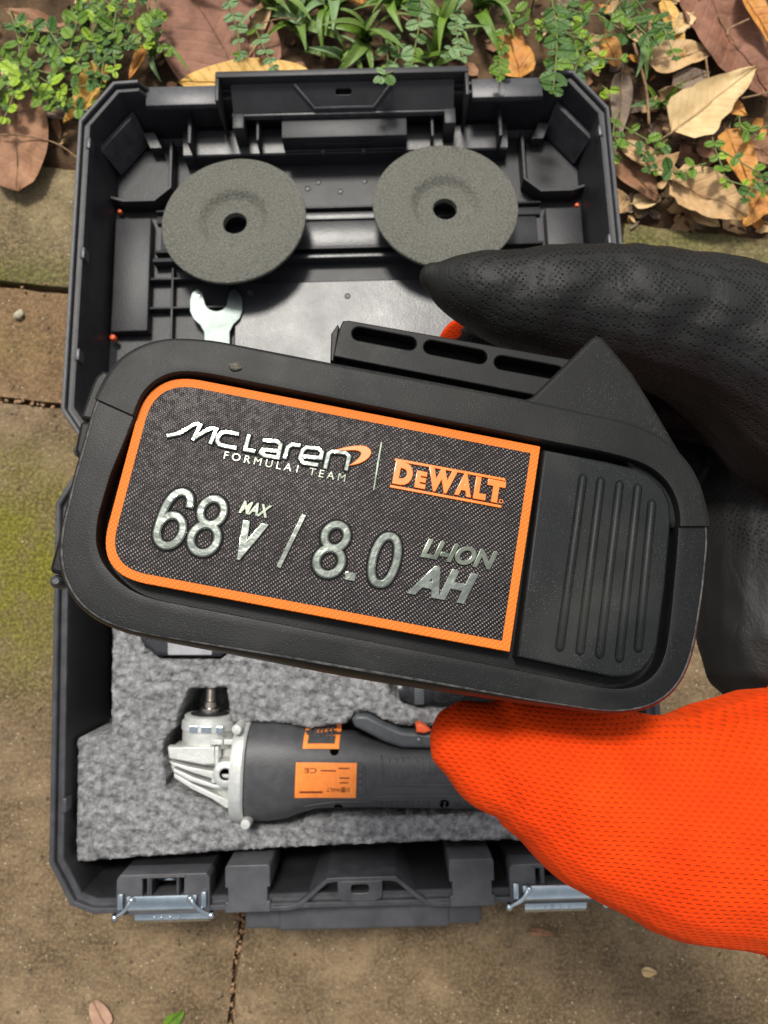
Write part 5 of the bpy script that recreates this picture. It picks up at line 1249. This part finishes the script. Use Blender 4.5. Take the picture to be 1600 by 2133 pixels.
G1, G2, G3 = ['green', 'dkgreen', 'lime'], ['dkgreen', 'green', 'green'], ['pale', 'pale', 'green']
PL = [
    ([(-30, 40), (60, 60), (150, 70), (230, 50)], 8.5, G2, 'dense green creeper spreading along the top left edge', dict(branches=7)),
    ([(-20, 120), (70, 130), (150, 120), (240, 95), (310, 90)], 8.5, G1, 'long creeper stem with round leaves crossing the left greenery', dict(branches=8, z1=30)),
    ([(20, 20), (40, 100), (30, 190), (10, 245)], 8.5, G1, 'green creeper hanging toward the kerb at the left edge', dict(branches=6)),
    ([(150, 60), (140, 120), (120, 180), (135, 225)], 7.5, G2, 'creeper shoot just above the narrow curled yellow leaf', dict(branches=5)),
    ([(90, 150), (60, 175), (45, 190)], 11, ['lime', 'green', 'lime'], 'lime green shoot lowest in the left greenery', dict(branches=2)),
    ([(200, -20), (250, 30), (300, 60), (340, 40)], 7, G1, 'small-leaved creeper left of the broad red-brown leaf', dict(branches=5)),
    ([(110, 190), (95, 210), (80, 200)], 6.5, G1, 'tiny green sprig beside the grey-brown leaf left of the lid', dict(branches=2)),
    ([(180, -30), (200, 40), (235, 110), (240, 150)], 7.0, ['dkgreen', 'lime', 'green'], 'creeper shoot running down beside the thin orange leaf', dict(branches=5, z0=18, z1=30)),
    ([(470, -20), (488, 40), (498, 85), (500, 118)], 8.5, G3, 'pale green sprig with paired oval leaves on the red-brown leaf', dict(z0=18, z1=26)),
    ([(520, 30), (545, 90), (570, 140)], 7, G3, 'pale sprig hanging beside the yellow leaf', dict(z0=12, z1=20)),
    ([(880, -20), (872, 60), (860, 120), (858, 150)], 8, ['pale', 'green', 'dkgreen'], 'pale leafy shoot leaning on the lid handle', dict(branches=3, z0=20, z1=52)),
    ([(800, 60), (830, 100), (820, 135)], 7, G2, 'dark leafy shoot left of the pale one at the lid handle', dict(branches=3)),
    ([(960, 0), (950, 60), (965, 120)], 7, ['pale', 'pale', 'green'], 'greyish sprig behind the right end of the lid handle', dict(branches=2, z0=14, z1=44)),
    ([(1030, -20), (1060, 40), (1090, 60), (1130, 50)], 7.5, G1, 'yellow-green creeper above the standing orange leaf', dict(branches=5)),
    ([(1120, -30), (1190, 20), (1250, 30), (1300, 20)], 8.5, G2, 'dense creeper at the top edge right of the lid handle', dict(branches=7, z0=24, z1=36)),
    ([(1200, -20), (1210, 50), (1215, 110), (1240, 140)], 8, G1, 'bright creeper shoot beyond the right corner of the lid', dict(branches=6, z0=22, z1=34)),
    ([(1150, 0), (1160, 70), (1158, 130), (1152, 190)], 10, ['dkgreen', 'dkgreen', 'green'], 'dark sprig drooping over the right corner of the lid', dict(branches=0, z0=40, z1=72, gap=4.5)),
    ([(1040, 110), (1042, 140), (1040, 158)], 9, ['green', 'pale'], 'single leafy tip peeping over the lid beside the orange leaf', dict(z0=30, z1=66)),
    ([(1255, 180), (1268, 190), (1262, 200)], 7, ['lime', 'green'], 'lime sprig squeezed against the right lid corner', dict()),
    ([(1290, 230), (1278, 270), (1285, 300), (1275, 330)], 7.5, ['green', 'dkgreen', 'lime'], 'green sprig growing along the right side of the lid', dict(branches=2)),
    ([(1390, 290), (1370, 310), (1345, 330)], 6.5, G2, 'small dark green sprig on the brown leaf right of the lid', dict(branches=3)),
    ([(1480, 270), (1490, 310), (1505, 350), (1512, 385)], 7.5, G1, 'bright green sprig on the broad crumpled tan leaf', dict(branches=4, z0=22, z1=28)),
    ([(1470, 340), (1440, 350), (1418, 365)], 7, G2, 'creeping shoot pointing left on the crumpled tan leaf', dict(branches=2, z0=22, z1=24)),
    ([(1540, 240), (1545, 265), (1580, 285)], 6.5, G1, 'small sprig near the right edge below the rusty leaf', dict(branches=3, z0=16)),
    ([(1575, 350), (1590, 370), (1610, 365)], 6.5, G2, 'little dark sprig at the right edge beside the orange leaves', dict(branches=2, z0=16)),
    ([(1310, -20), (1350, 30), (1390, 50)], 7, G2, 'creeper shoot at the top edge left of the yellow upright leaf', dict(branches=4)),
]
for pts, sz, cols, lb, k in PL:
    if pts[0][0] > 1260 or 420 < pts[0][0] < 1000: k['branches'] = k.get('branches', 0) // 2
    k['spread'] = 1.25
    sprig(pts, sz, cols, lb, **k)
# grass tufts of broad blades
def bladem(L, W, bend, seed):
    vs, fs = [], []; n = 9
    for i in range(n + 1):
        t = i / n; wd = W / 2 * (1 - t ** 2.2) + .1; x = L * t; z = bend * L * (t - t * t) * 1.6
        yy = .12 * L * math.sin(t * 1.6 + seed) - .12 * L * math.sin(seed)
        for s in (-1, 0, 1): vs.append((x, yy + s * wd, z + (.35 * wd if s else 0)))
    for i in range(n):
        for j in range(2): fs.append((i * 3 + j, (i + 1) * 3 + j, (i + 1) * 3 + j + 1, i * 3 + j + 1))
    return mesh_py(vs, fs)
BL = [bladem(10, 1.9, .35 + .12 * k, k * 1.3) for k in range(4)]
for me in BL:
    for p in me.polygons: p.use_smooth = True
def tuft(px, py, nb, ln, label, dirs=None, mats=('blade', 'blade', 'green', 'pale')):
    q = world_at(px, py, 4); root = empty('grass_tuft', Matrix.Translation(V((q.x, q.y, 2)) * S)); tag(root, label, 'grass', 'grass tufts behind the kerb')
    for k in range(nb):
        a = random.uniform(*dirs) if dirs else random.uniform(0, 6.28); sc = ln / 10 * random.uniform(.6, 1.15)
        M = Matrix.Translation(V((random.uniform(-5, 5), random.uniform(-5, 5), random.uniform(1, 6))) * S) @ Matrix.Rotation(a, 4, 'Z') @ Matrix.Rotation(-random.uniform(.1, .7), 4, 'Y') @ Matrix.Rotation(random.uniform(-.6, .6), 4, 'X') @ Matrix.Diagonal((sc, sc * random.uniform(.7, 1.15), sc, 1))
        inst('blade', random.choice(BL), LM[random.choice(mats)], M, root)
TF = [(620, 60, 13, 44, 'grass tuft with broad blades just right of the pale oval-leaved sprig'), (690, 20, 14, 50, 'largest grass tuft at the top edge above the lid handle'), (760, 90, 12, 42, 'grass tuft directly behind the slot of the lid handle'), (830, 20, 12, 46, 'grass tuft at the top edge left of the pale leafy shoot'), (930, 70, 12, 44, 'grass tuft behind the right half of the lid handle'), (1000, 20, 11, 46, 'grass tuft at the top edge beside the yellow-green creeper'), (720, 130, 9, 30, 'short bright grass clump touching the lid handle'), (330, 120, 6, 34, 'few upright grass blades behind the left corner of the lid'), (1330, 100, 7, 34, 'sparse grass blades left of the tan leaf'), (1375, 215, 8, 26, 'small grass tuft between the lid and the straw leaf'), (900, 130, 8, 30, 'low grass clump right of the pale leafy shoot'), (560, 20, 9, 44, 'grass tuft at the top edge beside the narrow tan leaf'), (400, -30, 8, 50, 'grass blades reaching in over the red-brown leaf'), (1180, 150, 7, 30, 'short grass under the bright creeper shoot')]
for px, py, nb, ln, lb in TF: tuft(px, py, nb, ln, lb)
# twigs
def twig(pts, r, label, z=16):
    W = [world_at(px, py, z + random.uniform(-1, 3)) for px, py in pts]; c = W[0]
    o = add('twig', tubem(catmull([w - c for w in W], 6), r, 6), None, LM['twig'], True); o.location = c * S
    tag(o, label, 'twig', 'twigs in the litter')
twig([(0, 280), (60, 284), (120, 300), (165, 332)], .55, 'thin bent twig reaching from the brown leaf to the lid', 12)
twig([(1320, 90), (1345, 180), (1352, 260)], 1.1, 'straight brown twig standing right of the lid corner')
twig([(760, -10), (830, 30), (900, 80)], .9, 'dry straw stem slanting through the grass above the handle', 22)
twig([(1545, 205), (1590, 195), (1640, 180)], .7, 'thin twig at the right edge below the red-brown leaf')
twig([(1515, 75), (1520, 60), (1560, 40)], .8, 'short crooked twig lying on the wrinkled red-brown leaf', 26)
twig([(1470, 120), (1478, 180)], .8, 'stubby twig beside the tan leaf tip')
twig([(540, 50), (590, 38), (640, 45)], .5, 'thin yellowish stem left of the grass', 20)
# leaf litter and crumbs nobody could count
random.seed(21)
frag = [leafm(10, 6, .1, .3, .2, seed=k * 3.3, n=5, mrows=4, ragged=.4) for k in range(6)]
def litter(n, xr, vr, smin, smax, colr, label, flat=.5, power=1.0):
    parts = []
    for k in range(n):
        x = random.uniform(*xr); v = vr[0] + (vr[1] - vr[0]) * random.random() ** power
        y = (v - x * pv.x) / pv.y; s = random.uniform(smin, smax)
        parts.append(xf(frag[k % 6], Matrix.Translation(V((x, y, soil_z(x, y) + random.uniform(1, 6))) * S) @ Matrix.Rotation(random.uniform(0, 6.28), 4, 'Z') @ Matrix.Rotation(random.uniform(-flat, flat), 4, 'X') @ Matrix.Rotation(random.uniform(-flat, flat), 4, 'Y') @ Matrix.Scale(s, 4)))
    tag(add('leaf_litter', join(parts), None, LM[colr], True), label, 'leaf litter', kind='stuff')
litter(520, (-520, 520), (286, 700), .5, 2.0, 'brown', 'scattered brown leaf fragments covering the soil behind the kerb')
litter(260, (120, 520), (288, 620), .6, 2.6, 'tan', 'scattered tan leaf fragments heaped right of the lid', .6, 1.6)
litter(170, (120, 520), (288, 620), .6, 2.4, 'grey', 'scattered grey-brown leaf fragments right of the lid', .6, 1.5)
litter(120, (-520, 520), (288, 700), .5, 1.8, 'orange', 'scattered small orange leaf fragments on the soil')
litter(110, (-400, 420), (290, 640), .4, 1.1, 'straw', 'scattered pale straw crumbs on the soil', .8)
parts = []
for k in range(700):
    x = random.uniform(-420, 450); v = random.uniform(282, 560); y = (v - x * pv.x) / pv.y
    parts.append(xf(pp[k % 4], Matrix.Translation(V((x, y, soil_z(x, y) + .6)) * S) @ Matrix.Rotation(random.uniform(0, 6), 4, 'Z') @ Matrix.Scale(random.uniform(.6, 2.8), 4)))
tag(add('soil_crumbs', join(parts), None, mat('soil_crumb', (.06, .035, .02), .95, var=250, col2=(.16, .1, .055), bump=(900, .8))), 'dark brown crumbs of soil behind the kerb', 'soil crumbs', kind='stuff')
